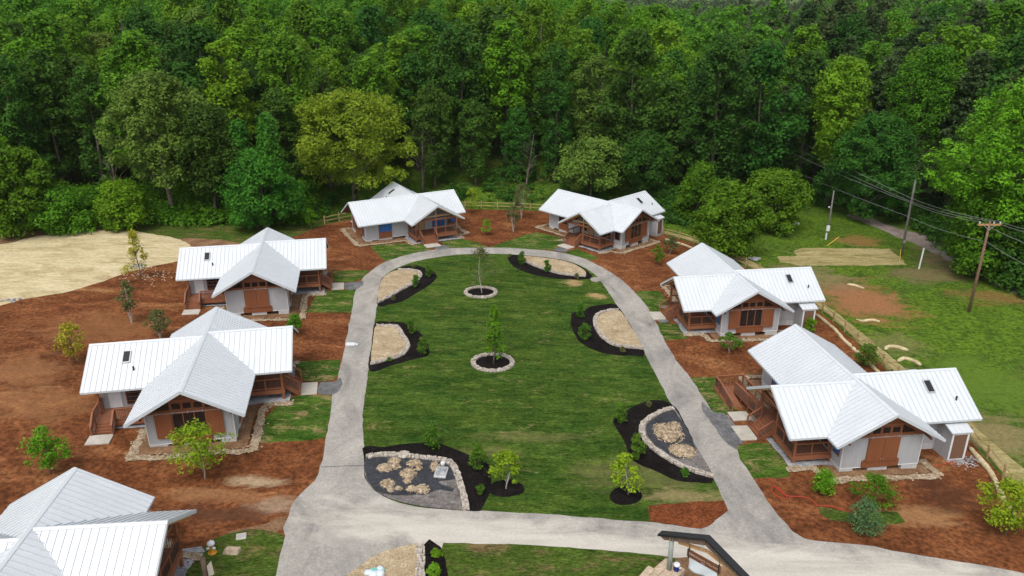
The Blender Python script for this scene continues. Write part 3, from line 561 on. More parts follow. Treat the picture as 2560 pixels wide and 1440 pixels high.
def railing(par, a, b, posts=True, za=.9, zb=None, mid=True):
    zb = za if zb is None else zb; a, b = Vector((a[0], a[1], za)), Vector((b[0], b[1], zb)); L = (b - a).length; d = b - a
    w_ = MB(); n = max(1, round(L / 1.45))
    for k in range(n + 1):
        if k in (0, n) and not posts: continue
        p = a + d * (k / n); w_.box(p.x - .045, p.x + .045, p.y - .045, p.y + .045, p.z - .18, p.z + 1.0)
    U = Vector((0, 0, 1)); w_.beam(a + U * 1.02, b + U * 1.02, .13, .04); w_.beam(a + U * .95, b + U * .95, .05, .08); w_.beam(a + U * .13, b + U * .13, .05, .08)
    r = w_.build('railing', M['wood'], par)
    q = MB(); k = .1
    while k < L - .05:
        p = a + d * (k / L); q.box(p.x - .011, p.x + .011, p.y - .011, p.y + .011, p.z + .15, p.z + .93); k += .125
    q.build('balusters', M['baluster'], r); return r
def steps(par, x0, x1, y0, y1, ax='y', z=.9, n=5):
    """flight from (.., y0) at deck height down to (.., y1) at the ground; ax = walking axis"""
    mb = MB(); st = MB(); run = (y1 - y0) / n
    for k in range(n):
        zt = z - (k + 1) * z / (n + .0) + (z / n) * .0
        a, b = y0 + k * run, y0 + (k + 1) * run; lo, hi = min(a, b), max(a, b)
        zt = z * (1 - (k + 1) / (n + 1))
        if ax == 'y':
            mb.box(x0, x1, lo - .015, hi + .015, zt - .05, zt); st.box(x0 + .02, x1 - .02, (lo if run > 0 else hi - .03), (lo + .03 if run > 0 else hi), zt, zt + z / (n + 1) - .052)
        else:
            mb.box(lo - .015, hi + .015, x0, x1, zt - .05, zt); st.box((lo if run > 0 else hi - .03), (lo + .03 if run > 0 else hi), x0 + .02, x1 - .02, zt, zt + z / (n + 1) - .052)
    for xx in (x0 - .03, x1 + .03):
        A, B = (xx, y0, z - .12), (xx, y1, -.02)
        if ax != 'y': A, B = (y0, xx, z - .12), (y1, xx, -.02)
        st.beam(A, B, .05, .28)
    s_ = mb.build('steps', M['deck'], par); st.build('stringers', M['wood'], s_)
    for xx in (x0 - .1, x1 + .1):
        A, B = (xx, y0), (xx, y1)
        if ax != 'y': A, B = (y0, xx), (y1, xx)
        railing(par, A, B, True, z, z / (n + 1))
    return s_
def pane(par, axis_, pos, sg, u0, u1, z0, z1, nm, film=None, bars=True):
    """window on a wall whose plane is axis_=pos facing sg: a frame standing proud, glass set back in it"""
    def bx(mb, a, b, c_, d, o0, o1):
        lo, hi = sorted((pos + sg * o0, pos + sg * o1))
        if axis_ == 'x': mb.box(lo, hi, a, b, c_, d)
        else: mb.box(a, b, lo, hi, c_, d)
    f, g = MB(), MB(); t = .06
    bx(g, u0 + t, u1 - t, z0 + t, z1 - t, .004, .012)
    bx(f, u0, u1, z0, z0 + t, .0, .07); bx(f, u0, u1, z1 - t, z1, .0, .07); bx(f, u0, u0 + t, z0 + t, z1 - t, .0, .07); bx(f, u1 - t, u1, z0 + t, z1 - t, .0, .07)
    for k in range(1, nm):
        u = u0 + (u1 - u0) * k / nm; bx(f, u - .03, u + .03, z0 + t, z1 - t, .002, .065)
    w_ = f.build('window', M['wood'], par); g.build('glass' if not film else 'protective_film', M['glass'] if not film else M['blue'], w_); return w_
def gable_end(par, x, sg, closed, lab=None):
    bx = lambda mb, a, b, c_, d, o0, o1: mb.box(*sorted((x + sg * o0, x + sg * o1)), a, b, c_, d)
    # brown gable field above the wall, in a frame
    mb = MB(); z0 = 3.12; hw = (H1 - TK - .05 - z0) / SL
    a = [(x + sg * .0, -min(hw, 2.96), z0), (x + sg * .0, min(hw, 2.96), z0), (x, .0, H1 - TK - .08)]
    yw = 2.9; pts = [(-yw, z0), (yw, z0), (yw, H1 - TK - .06 - SL * yw), (0, H1 - TK - .06), (-yw, H1 - TK - .06 - SL * yw)]
    if sg > 0: pts = pts[::-1]
    mb.solid([(x, p, q) for p, q in pts], [(x + sg * .03, p, q) for p, q in pts]); mb.build('gable_board', M['brown'], par)
    # glass: three squares and two side triangles
    for u0, u1 in ((-1.08, -.38), (-.34, .34), (.38, 1.08)): pane(par, 'x', x + sg * .03, sg, u0, u1, 3.2, 3.8, 1)
    fr = MB()
    for s in (-1, 1):
        g = MB(); tri = [(s * 1.2, 3.22), (s * 2.35, 3.22), (s * 1.2, 3.22 + .575 * 1.15 + .1)]
        if s * sg > 0: tri = tri[::-1]
        g.solid([(x + sg * .031, p, q) for p, q in tri], [(x + sg * .043, p, q) for p, q in tri]); g.build('gable_glass', M['glass'], par)
        fr.beam((x + sg * .05, s * 1.15, 3.15), (x + sg * .05, s * 1.15, 4.05), .06, .08, (0, 1, 0))
        fr.beam((x + sg * .05, s * 1.1, 4.02), (x + sg * .05, s * 2.6, 3.2), .06, .07, (0, 1, 0))
    fr.build('gable_frame', M['wood'], par)
    mb = MB(); bx(mb, -2.95, 2.95, 2.98, 3.12, .0, .08); bx(mb, -1.2, 1.2, 3.86, 4.02, .032, .09); mb.build('header_beam', M['wood'], par)
    mb = MB(); bx(mb, -1.4, 1.4, .48, 1.08, .0, .07); bx(mb, -1.28, 1.28, 1.08, 1.14, .02, .1); mb.build('sill_board', M['brown'], par)
    pane(par, 'x', x, sg, -1.15, 1.15, 1.15, 2.96, 3)
    for s in (-1, 1):
        y0, y1 = (.012, 1.16) if closed else (1.17, 2.3)
        a_, b_ = sorted((s * y0, s * y1)); mb = MB(); bx(mb, a_, b_, 1.02, 2.98, .10, .15); sh = mb.build('shutter', M['brown'], par)
        h_ = MB(); hy = s * (y0 + .08) if closed else s * (y0 + .05); bx(h_, hy - .03, hy + .03, 1.2, 1.24, .15, .19); h_.build('handle', M['metal'], sh)
    mb = MB(); bx(mb, -2.35, 2.35, 3.0, 3.04, .13, .17)
    for y in (-2.1, -1.0, 0, 1.0, 2.1): bx(mb, y - .03, y + .03, 2.95, 3.1, .1, .2)
    mb.build('sliding_rail', M['metal'], par)
    # a bracket under each end of the overhang
    mb = MB()
    for s in (-1, 1): mb.beam((x, s * 3.02, 3.0), (x + sg * .8, s * 3.02, 3.0), .1, .16)
    mb.build('bracket', M['soffit'], par)
GZ = .5
def cabin(idx, x, y, rz, z, label, closedA, closedB, films=(), ramp_=False, porchdoor='ply'):
    root = empty('cabin', (x, y, z), rz); tag(root, label, 'cabin', 'white roofed cabins round the oval lawn')
    # walls
    zt = lambda yy: H1 - TK - .03 - SL * abs(yy)
    prof = [(-2.96, GZ), (2.96, GZ), (2.96, zt(2.96)), (0, zt(0)), (-2.96, zt(2.96))]
    mb = MB(); mb.solid([(-4.25, p, q) for p, q in prof], [(8.93, p, q) for p, q in prof]); mb.build('wall', M['siding'], root)
    a, b = -1.85, 3.5; zs = lambda xx: HS - TK - .04 - SS * abs(xx - XS)
    prof = [(a, GZ), (b, GZ), (b, zs(b)), (XS, zs(XS)), (a, zs(a))]
    mb = MB(); mb.solid([(p, -2.965, q) for p, q in prof], [(p, -7.45, q) for p, q in prof]); mb.build('wing_wall', M['siding'], root)
    mb = MB()                                # corner boards and a base strip
    for xx in (-4.25, 8.93):
        for yy in (-2.96, 2.96): mb.box(xx - .025, xx + .025, yy - .025, yy + .025, GZ, 3.3)
    mb.box(-4.27, 8.95, -2.98, 2.98, GZ - .03, GZ + .03); mb.build('corner_trim', M['white'], root)
    # foundation
    lo = -.6; piers = []
    for xx0, xx1 in ((-4.24, -3.9), (8.58, 8.92)):
        for y0, y1 in ((-2.95, -1.75), (-.65, .8), (1.95, 2.95)): piers.append((xx0, xx1, y0, y1, lo, GZ - .03))
    for yy0, yy1 in ((-2.95, -2.65), (2.65, 2.95)):
        for x0, x1 in ((8.1, 8.57), (5.26, 7.1), (2.2, 3.3), (-.6, .8), (-3.89, -2.6)): piers.append((x0, x1, yy0, yy1, lo, GZ - .03))
    piers += [(-1.8, -1.5, -7.4, -2.96, lo, GZ - .002), (3.15, 3.45, -7.4, -2.96, lo, GZ - .002), (-1.49, 3.14, -7.4, -7.1, lo, GZ - .002), (-4.2, -1.86, -3.0, -2.951, lo, 1.25)]
    for q in piers:
        mb = MB(); mb.box(*q); mb.build('foundation_pier', M['foundation'], root)
    mb = MB(); mb.box(-3.6, 8.3, -2.4, 2.4, lo, GZ - .04); mb.build('crawl_shade_block', M['dark'], root)  # solid block, its near-black colour paints the shade under the floor
    # roofs
    r1 = gable_roof('x', 0, W1, -LN, LP, H1, root); gable_roof('y', 0, WP, .02, YP, HP_, root, 'porch_roof'); r3 = gable_roof('y', XS, WS, -YS, -.02, HS, root, 'wing_roof')
    for s in (-1, 1):
        sx = XS + s * 1.25; zz = HS - SS * 1.25
        ang = math.atan(SS); mb = MB(); mb.box(-.55, .55, -.3, .3, .0, .12); k = mb.build('skylight', M['metal'], r3)
        k.location = (sx, -5.55, zz); k.rotation_euler = (0, s * ang, 0)
        mb = MB(); mb.box(-.47, .47, -.23, .23, .121, .13); g = mb.build('skylight_glass', M['glass'], r3)
        g.location = (sx, -5.55, zz); g.rotation_euler = (0, s * ang, 0)
    for s, yy in ((1, -4.9), (-1, -7.2)):
        mb = MB(); vx = XS + s * 2.3; vz = HS - SS * 2.3; mb.lathe([(.06, -.1), (.06, .22), (.075, .23), (.075, .3)], 10, (vx, yy, vz)); mb.build('vent_pipe', M['dark'], r3)
    gable_end(root, 8.93, 1, closedA); gable_end(root, -4.25, -1, closedB)
    # long wall towards the road
    mb = MB(); mb.box(5.26, 7.09, 2.961, 3.02, .52, 1.36); mb.build('sill_board', M['brown'], root)
    pane(root, 'y', 2.96, 1, 5.26, 7.09, 1.36, 2.75, 3, 'long' in films)
    pane(root, 'y', 2.96, 1, -3.95, -3.1, 1.3, 2.7, 1, 'long' in films)
    # back of the porch
    mb = MB(); mb.box(.55, 1.55, 2.961, 3.0, .92, 3.0); d = mb.build('door_frame', M['wood'], root)
    mb = MB(); mb.box(.63, 1.47, 3.001, 3.03, .92, 2.86); mb.build('door', M['ply'] if porchdoor == 'ply' else M['brown'], d)
    f = 'porch' in films
    pane(root, 'y', 2.96, 1, -2.4, -.55, 1.1, 2.75, 3, f); pane(root, 'y', 2.96, 1, -1.2, 1.2, 3.15, 3.75, 3, f); pane(root, 'y', 2.96, 1, 1.75, 2.7, 1.3, 2.75, 1, False)
    # side walls facing the back
    pane(root, 'y', -2.965, -1, -3.3, -2.2, 2.0, 2.75, 2, 'side' in films); pane(root, 'x', 3.5, 1, -5.7, -4.2, 1.1, 2.7, 1)
    mb = MB()
    for k in range(4): mb.box(3.512, 3.58, -5.63, -4.27, 1.38 + k * .36, 1.42 + k * .36)
    mb.build('window_bars', M['wood'], root)
    mb = MB(); mb.box(3.501, 3.54, -6.95, -6.05, .92, 2.8); mb.build('back_door', M['white'], root)
    pane(root, 'y', -7.45, -1, -.2, 1.9, 1.4, 2.6, 3)
    # porch
    mb = MB(); mb.box(-2.95, 2.95, 2.97, 5.9, .80, .9); pd = mb.build('porch_deck', M['deck'], root)
    mb = MB(); mb.box(-2.99, 2.99, 5.9, 5.95, .56, .89); mb.box(-3.0, -2.952, 2.97, 5.9, .56, .89); mb.box(2.952, 3.0, 2.97, 5.9, .56, .89)
    for k in range(5): mb.box(-2.94, 2.94, 3.3 + k * .55, 3.35 + k * .55, .6, .8)
    mb.build('rim_board', M['wood'], pd)
    for px_, py_ in ((-2.88, 5.8), (2.88, 5.8), (0, 5.8)):
        mb = MB(); mb.box(px_ - .09, px_ + .09, py_ - .09, py_ + .09, -.6, 2.93); mb.build('post', M['wood'], root)
    for px_ in (-2.88, 2.88):
        mb = MB(); mb.box(px_ - .07, px_ + .07, 3.02, 3.16, -.6, 2.93); mb.build('post', M['wood'], root)
    mb = MB(); mb.box(-3.1, 3.1, 5.7, 5.9, 2.94, 3.16); mb.box(-2.97, -2.8, 2.97, 5.69, 2.94, 3.14); mb.box(2.8, 2.97, 2.97, 5.69, 2.94, 3.14); mb.build('porch_beam', M['wood'], root)
    mb = MB(); zc = lambda xx: HP_ - TK - .12 - SP * abs(xx)
    for s in (-1, 1):
        mb.beam((0, 5.8, zc(0)), (s * 3.0, 5.8, zc(3.0)), .14, .18); mb.beam((0, 5.8, 3.5), (s * 2.2, 5.8, zc(2.2) - .05), .12, .14)
        for yy in (3.6, 4.7, 6.55): mb.beam((0, yy, zc(0)), (s * 3.5, yy, zc(3.5)), .08, .14)
    mb.box(-.07, .07, 5.74, 5.86, 3.16, zc(0)); mb.build('porch_truss', M['lightwood'], root)
    if ramp_:
        railing(root, (2.9, 3.1), (2.9, 4.8)); railing(root, (-2.9, 5.87), (.22, 5.87)); railing(root, (2.5, 5.87), (2.9, 5.87))
    else:
        railing(root, (2.9, 3.1), (2.9, 5.87)); railing(root, (-2.9, 5.87), (.22, 5.87)); railing(root, (2.5, 5.87), (2.9, 5.87))
    railing(root, (-2.9, 3.1), (-2.9, 5.87))
    steps(root, .42, 2.3, 5.95, 7.05)
    # back deck in the corner of main body and wing
    mb = MB(); mb.box(3.55, 5.7, -7.5, -2.97, .8, .9); bd = mb.build('back_deck', M['deck'], root)
    mb = MB(); mb.box(5.7, 5.75, -7.5, -2.97, .56, .89); mb.box(3.55, 5.7, -7.55, -7.501, .56, .89); mb.build('rim_board', M['wood'], bd)
    for px_, py_ in ((4.3, -7.42), (5.62, -7.42), (5.62, -6.05), (5.62, -3.1)):
        mb = MB(); mb.box(px_ - .08, px_ + .08, py_ - .08, py_ + .08, -.6, 2.86 if px_ < 5 else .8); mb.build('post', M['wood'], root)
    railing(root, (3.6, -7.45), (5.65, -7.45)); railing(root, (5.65, -6.0), (5.65, -3.05)); steps(root, -7.35, -6.12, 5.75, 6.75, 'x')
    # shed against the wing
    mb = MB(); prof = [(-3.45, 0), (-1.87, 0), (-1.87, 2.75), (-3.45, 2.3)]
    mb.solid([(p, -7.2, q if q else -.4) for p, q in prof], [(p, -5.9, q if q else -.4) for p, q in prof]); sh = mb.build('shed', M['siding'], root)
    mb = MB(); q = [(-3.6, 2.28), (-1.86, 2.8), (-1.86, 2.88), (-3.6, 2.36)]; mb.solid([(p, -7.4, r) for p, r in q], [(p, -5.7, r) for p, r in q])
    for k in range(5): mb.beam((-3.6, -7.35 + k * .41, 2.38), (-1.9, -7.35 + k * .41, 2.88), .03, .04)
    mb.build('shed_roof', M['roof'], sh)
    mb = MB(); mb.box(-3.47, -3.455, -7.2, -5.9, 0, .08); mb.box(-3.5, -3.455, -7.22, -7.08, .08, 2.25); mb.box(-3.5, -3.455, -6.02, -5.88, .08, 2.25); mb.box(-3.5, -3.455, -7.07, -6.03, 2.12, 2.25); mb.build('door_trim', M['white'], sh)
    mb = MB(); mb.box(-3.49, -3.456, -7.05, -6.05, .1, 2.1); mb.build('shed_door', M['doorbrown'], sh)
    # slabs, pads and the stone drip edge lie on the ground (world sheets)
    mw = Matrix.Translation((x, y, 0)) @ Matrix.Rotation(rz, 4, 'Z')
    W = lambda pts: [mw @ Vector((a_, b_, 0)) for a_, b_ in pts]
    k = idx * .13
    S('dirt_pad', W([(-4.9, -3.7), (9.9, -3.7), (9.9, 3.8), (3.3, 3.8), (-4.9, 3.8)]), 14 + k, M['dirt'], .05, .6, smooth=False, px=False)
    S('crushed_stone_pad', W([(-3.4, 2.7), (3.5, 2.7), (3.5, 6.3), (-3.4, 6.3)]), 15 + k, M['crushed'], .12, .5, smooth=False, px=False)
    S('crushed_stone_pad', W([(3.4, -7.6), (5.9, -7.6), (5.9, -2.7), (3.4, -2.7)]), 15 + k, M['crushed'], .1, .5, smooth=False, px=False)
    for pts, z_ in ((([(.35, 7.0), (2.38, 7.0), (2.38, 8.35), (.35, 8.35)]), 0), (([(6.7, -7.6), (7.95, -7.6), (7.95, -5.95), (6.7, -5.95)]), 0)):
        q = W(pts); mb = MB(); f = lambda p, h: (p.x, p.y, TX * p.x + TY * (p.y - 50) + h); mb.solid([f(p, -.05) for p in q], [f(p, .13) for p in q])
        tag(mb.build('concrete_slab', M['concrete'], bevel=.02), kind='structure')
    rr = random.Random(idx); mb = MB()
    def strip(p0, p1, wd=.6):
        p0, p1 = Vector((*p0, 0)), Vector((*p1, 0)); L = (p1 - p0).length; d = (p1 - p0).normalized(); n_ = Vector((-d.y, d.x, 0))
        S('stone_strip', [mw @ (p0 + n_ * wd / 2), mw @ (p1 + n_ * wd / 2), mw @ (p1 - n_ * wd / 2), mw @ (p0 - n_ * wd / 2)], 16 + k + rr.random() * .1, M['pebble'], .16, .3, smooth=False, px=False)
        for _ in range(int(L * wd * 34)):
            p = mw @ (p0 + d * rr.random() * L + n_ * rr.gauss(0, wd * .33)); mb.rock((p.x, p.y, TX * p.x + TY * (p.y - 50) + .11), rr.uniform(.05, .1), rr, .7)
    strip((10.2, -4.2), (10.4, 4.3)); strip((10.4, 4.25), (3.8, 4.35)); strip((-5.3, -4.0), (-5.2, 4.4)); strip((-5.2, 4.35), (-3.6, 4.5)); strip((10.2, -4.0), (6.2, -4.0)); strip((-5.3, -4.0), (-3.2, -4.1)); strip((-3.7, 4.4), (-3.6, 6.6)); strip((3.75, 4.4), (3.7, 6.6))
    tag(mb.build('river_stones', M['pebble']), 'tan river stones laid in a drip strip round the %s' % label.split(',')[0], 'stones', kind='stuff')
    if ramp_:
        zr = .48
        mb = MB()
        q = lambda x0, x1, z0, z1, y0, y1: mb.solid([(x0, y0, z0 - .1), (x1, y0, z1 - .1), (x1, y1, z1 - .1), (x0, y1, z0 - .1)], [(x0, y0, z0), (x1, y0, z1), (x1, y1, z1), (x0, y1, z0)])
        q(2.96, 7.3, .9, zr, 4.9, 6.08); q(7.3, 8.5, zr, zr, 4.9, 7.4); q(4.55, 7.3, .08, zr, 6.2, 7.4); rp = mb.build('ramp', M['deck'], root)
        mb = MB(); mb.beam((4.55, 7.43, .0), (7.3, 7.43, zr - .12), .05, .24); mb.beam((7.3, 7.43, zr - .12), (8.5, 7.43, zr - .12), .05, .24); mb.beam((8.53, 4.9, zr - .12), (8.53, 7.4, zr - .12), .05, .24); mb.beam((2.96, 4.87, .78), (7.3, 4.87, zr - .12), .05, .24); mb.beam((7.3, 4.87, zr - .12), (8.5, 4.87, zr - .12), .05, .24)
        for px_, py_ in ((7.3, 7.36), (8.45, 7.36), (8.45, 4.95), (5.5, 4.95), (5.9, 7.36)): mb.box(px_ - .06, px_ + .06, py_ - .06, py_ + .06, -.6, zr - .1)
        mb.build('ramp_frame', M['wood'], rp)
        railing(root, (4.6, 7.36), (7.3, 7.36), True, .08, zr); railing(root, (7.3, 7.36), (8.46, 7.36), True, zr, zr); railing(root, (8.46, 7.3), (8.46, 4.95), True, zr, zr)
        railing(root, (7.3, 4.95), (8.4, 4.95), True, zr, zr); railing(root, (3.0, 4.95), (7.3, 4.95), True, .9, zr); railing(root, (3.0, 6.14), (7.25, 6.14), True, .9, zr)
        for pts in ([(3.2, 6.2), (4.52, 6.2), (4.52, 7.8), (3.2, 7.8)],):
            qq = W(pts); mb = MB(); f = lambda p, h: (p.x, p.y, TX * p.x + TY * (p.y - 50) + h); mb.solid([f(p, -.05) for p in qq], [f(p, .135) for p in qq]); tag(mb.build('concrete_slab', M['concrete'], bevel=.02), kind='structure')
    return root
HS_ = [
 (1, -24.383, 31.788, -1.48666, 1.03, 'cabin with dirty white roof cut off by bottom left corner', True, False, (), False),
 (2, -12.848, 104.233, 3.62109, -.363, 'far left cabin, blue film in its long wall window and porch', False, False, ('long', 'porch'), False),
 (3, 13.727, 102.321, 2.33169, -1.084, 'far right cabin, open shutters and porch steps at its left corner', False, False, (), False),
 (4, -27.393, 80.624, -1.38326, .39, 'middle left cabin with closed brown shutters and steps at both sides', True, False, (), False),
 (5, -24.689, 56.519, -1.38388, .545, 'lower left cabin with open shutters behind a small lime green tree', False, False, (), False),
 (6, 23.116, 74.157, 1.69918, -.993, 'upper right cabin with open shutters and small brown door shed', False, False, ('side', 'long'), False),
 (7, 25.727, 50.842, 1.69013, -.792, 'lower right cabin with a long wooden ramp and closed shutters', False, True, ('long',), True)]
for (i, x, y, rz, z, lb, ca, cb, fl, rp) in HS_: cabin(i, x, y, rz, z, lb, ca, cb, fl, rp)

# ------------------------------------------------------------------ trees and plants
def quads(c, nrm, size, rng, aspect=1.0, along=None):
    n = len(c); nrm = nrm / np.linalg.norm(nrm, axis=1, keepdims=True)
    r = rng.normal(size=(n, 3)) if along is None else along
    a = np.cross(nrm, r); a /= np.linalg.norm(a, axis=1, keepdims=True) + 1e-9; b = np.cross(nrm, a)
    s = np.asarray(size).reshape(-1, 1) / 2; a = a * s; b = b * s * aspect
    bend = nrm * s * .35
    return np.stack([c - a - b, c + a - b * .7 + bend * .3, c + a + b, c - a * .8 + b - bend], 1)
def clump_leaves(cen, rad, nleaf, leaf, rng, flat=.75, up=.5, jitter=.42):
    K = len(cen); c = np.repeat(cen, nleaf, 0); r = np.repeat(rad, nleaf)[:, None]; n = len(c)
    d = rng.normal(size=(n, 3)); d[:, 2] += .35; d /= np.linalg.norm(d, axis=1, keepdims=True)
    wob = 1 + .35 * np.sin(d[:, :1] * 5 + c[:, :1] * 3) * np.cos(d[:, 1:2] * 6 + c[:, 1:2] * 2)
    p = c + d * r * wob * (.5 + .5 * rng.random((n, 1)) ** .5) * np.array([1, 1, flat])
    nm = d * .8 + np.array([0, 0, up + .3]) + rng.normal(size=(n, 3)) * jitter
    return quads(p, nm, leaf * rng.uniform(.6, 1.3, n), rng, rng.uniform(.6, .9))
PROF = {'round': lambda t: np.sqrt(np.clip(1 - (1.75 * t - .75) ** 2, 0, 1)) * .98 + .05,
        'dome': lambda t: np.where(t < .35, .75 + .7 * t, np.sqrt(np.clip(1 - ((t - .35) / .68) ** 2, 0, 1))),
        'tall': lambda t: np.clip(np.sin(np.pi * np.clip(t * .92 + .06, 0, 1)), 0, 1) ** .55,
        'cone': lambda t: np.clip(1 - t, 0, 1) ** .75 * .97 + .04,
        'ovate': lambda t: np.clip(np.sin(np.pi * np.clip(t, 0, 1) ** .75), 0, 1) ** .7 + .04}
def crown_pts(rng, H, base, Rr, shape, n, inner=.45):
    t = rng.random(n) ** .9; a = rng.random(n) * 6.283; ph, ph2 = rng.random(2) * 6.28
    lob = 1 + .24 * np.sin(2 * a + ph + 4 * t) + .2 * np.sin(3 * a + ph2 - 7 * t)
    r = Rr * PROF[shape](t) * lob * (inner + (1 - inner) * rng.random(n) ** .45)
    return np.stack([r * np.cos(a), r * np.sin(a), base + (H - base) * t], 1)
def trunk_mesh(rng, H, r0, cen, top=.85, limbs=14, lean=.03, name='trunk', mat='bark'):
    mb = MB(); pts = []; k = 7; wx, wy = rng.normal(size=2) * lean
    for i in range(k):
        t = i / (k - 1); pts.append((wx * H * t * t + .15 * math.sin(t * 5 + wx * 90), wy * H * t * t, H * top * t - (.4 if i == 0 else 0)))
    mb.tube(pts, [r0 * (1.25 if i == 0 else 1) * (1 - .85 * i / (k - 1)) + .01 for i in range(k)], 7)
    idx = rng.choice(len(cen), min(limbs, len(cen)), replace=False)
    for j in idx:
        c = cen[j]; z0 = max(.12 * H, c[2] - .45 * math.hypot(c[0], c[1]) - .06 * H); t = min(1, z0 / (H * top)); b = Vector(pts[min(k - 1, int(t * (k - 1)))]); b.z = z0
        m = b.lerp(Vector(c), .5) + Vector((0, 0, .04 * H)); rr = r0 * (.32 * (1 - t) + .06)
        mb.tube([b, m, Vector(c)], [rr, rr * .65, rr * .2], 5)
    me = bpy.data.meshes.new(name); me.from_pydata(mb.v, [], mb.f); me.polygons.foreach_set('use_smooth', [True] * len(me.polygons)); me.materials.append(M[mat]); return me
def tree_meshes(seed, H, base, Rr, shape, ncl, cr, nleaf, leaf, mat, trunk=.3, bark='bark', limbs=14, up=.6, inner=.45, fringe=0):
    rng = np.random.default_rng(seed); cen = crown_pts(rng, H - cr * .6, base, Rr - cr * .5, shape, ncl, inner)
    rad = cr * rng.uniform(.5, 1.5, ncl)
    q = clump_leaves(cen, rad, nleaf, leaf, rng, up=up)
    cm = joined('crown', [q], M[mat]); tm = trunk_mesh(rng, H, trunk, cen, limbs=limbs, mat=bark); return tm, cm
def pine_meshes(seed, H, base, Rr, mat, brown=False):
    rng = np.random.default_rng(seed); mb = MB(); mb.tube([(0, 0, -.4), (.1, 0, H * .5), (0, .1, H)], [.34, .22, .04], 7)
    Q = []; z = base
    while z < H - .5:
        t = (z - base) / (H - base); L = Rr * (1 - t) ** .7 * (.65 + .5 * math.sin(min(1, t * 3 + .25) * 1.57)); nb = rng.integers(4, 7); a0 = rng.random() * 6.28
        for k in range(nb):
            a = a0 + 6.283 * k / nb + rng.normal() * .2; l = L * rng.uniform(.65, 1.15); rise = rng.uniform(-.05, .22) + .25 * t
            d = np.array([math.cos(a), math.sin(a), rise]); tip = d * l + np.array([0, 0, z])
            mb.tube([(0, 0, z), tuple(tip)], [.07, .015], 4, False)
            m = int(10 + 26 * l / Rr * 2.2); s = rng.random(m) ** .6 * .85 + .2
            side = np.array([-math.sin(a), math.cos(a), 0]); p = np.array([0, 0, z]) + s[:, None] * d * l + side * (rng.normal(size=(m, 1)) * .17 * l * (1.15 - s[:, None])) + rng.normal(size=(m, 3)) * .12
            rep = np.repeat(p, 5, 0) + rng.normal(size=(m * 5, 3)) * np.array([.25, .25, .16])
            nm = np.array([0, 0, 1.]) + rng.normal(size=(m * 5, 3)) * .6
            al = np.tile(d + 0., (m * 5, 1)) + rng.normal(size=(m * 5, 3)) * .7
            Q.append(quads(rep, nm, rng.uniform(.16, .28, m * 5), rng, 2.6, al))
        z += rng.uniform(.8, 1.5)
    cm = joined('crown', Q, M[mat]); tm = bpy.data.meshes.new('trunk'); tm.from_pydata(mb.v, [], mb.f); tm.materials.append(M['bark']); return tm, cm
def plant(name, loc, meshes, rz=0, s=1, sz=None, label=None, cat='tree', group=None):
    e = empty(name, loc, rz); e.scale = (s, s, sz or s); tag(e, label, cat, group)
    t, c = meshes
    if t: link('trunk', t, None, e)
    if c: link('crown', c, None, e)
    return e
rnd = random.Random(7)
# kinds of forest tree, built about 20 m tall
KIND = {}
def add(k, *a, **kw): KIND.setdefault(k, []).append(tree_meshes(*a, **kw))
for s_ in range(4): add('mid', 10 + s_, 20, 4.0, (4.3, 4.0, 4.6, 3.7)[s_], ('ovate', 'tall', 'dome', 'ovate')[s_], 120, 1.0, 125, .31, 'L_mid')
for s_ in range(4): add('bright', 20 + s_, 21, 4.5, (4.2, 4.4, 3.6, 3.9)[s_], ('ovate', 'dome', 'tall', 'ovate')[s_], 120, .95, 125, .30, 'L_bright')
for s_ in range(4): add('dark', 30 + s_, 19, 2.5, (4.4, 4.2, 3.8, 4.0)[s_], ('ovate', 'dome', 'tall', 'tall')[s_], 125, 1.0, 120, .31, 'L_dark')
for s_ in range(2): add('slim', 40 + s_, 22, 5, 2.9, 'tall', 90, .9, 125, .30, 'L_bright')
for s_ in range(2): add('darkslim', 45 + s_, 21, 3, 3.0, 'tall', 90, .95, 120, .31, 'L_dark')
for s_ in range(2): add('olive', 50 + s_, 18, 4, 4.2, ('ovate', 'tall')[s_], 100, 1.0, 120, .30, 'L_sage')
KIND['pine'] = [pine_meshes(60 + k, 25, 6, 5.0, 'L_pine') for k in range(3)]
KIND['brownpine'] = [pine_meshes(65, 24, 3.5, 5.2, 'L_pinebrown')]
KH = dict(mid=20, bright=21, dark=19, slim=22, darkslim=21, olive=18, pine=25, brownpine=24)
# the forest edge as a photo row for each photo column
EX = [-400, 0, 300, 600, 720, 830, 1000, 1200, 1345, 1450, 1650, 1720, 1800, 1900, 2000, 2100, 2200, 2330, 2400, 2480, 2560, 2900]
EY = [600, 575, 560, 552, 556, 534, 512, 500, 504, 512, 540, 560, 560, 548, 522, 520, 522, 562, 612, 655, 695, 850]
def edge_y(px): return float(np.interp(px, EX, EY))
def edge_dist(px): return P(px, edge_y(px)).xy.length
def on_ray(px, d):
    u = ray(px, 360); v = Vector((u.x, u.y)).normalized() * d; return Vector((v.x, v.y, T(v.x, v.y)))
ORD = ['first', 'second', 'third', 'fourth', 'fifth', 'sixth', 'seventh', 'eighth', 'ninth', 'tenth', 'eleventh', 'twelfth']
TONE = dict(mid='mid green broadleaf', bright='bright green broadleaf', dark='dark green broadleaf', slim='slim bright green', darkslim='slim dark green', olive='sage green broadleaf', pine='bluish green pine', brownpine='brown tinged pine')
def nth(n):
    return '%d%s' % (n, 'th' if 10 <= n % 100 <= 20 else {1: 'st', 2: 'nd', 3: 'rd'}.get(n % 10, 'th'))
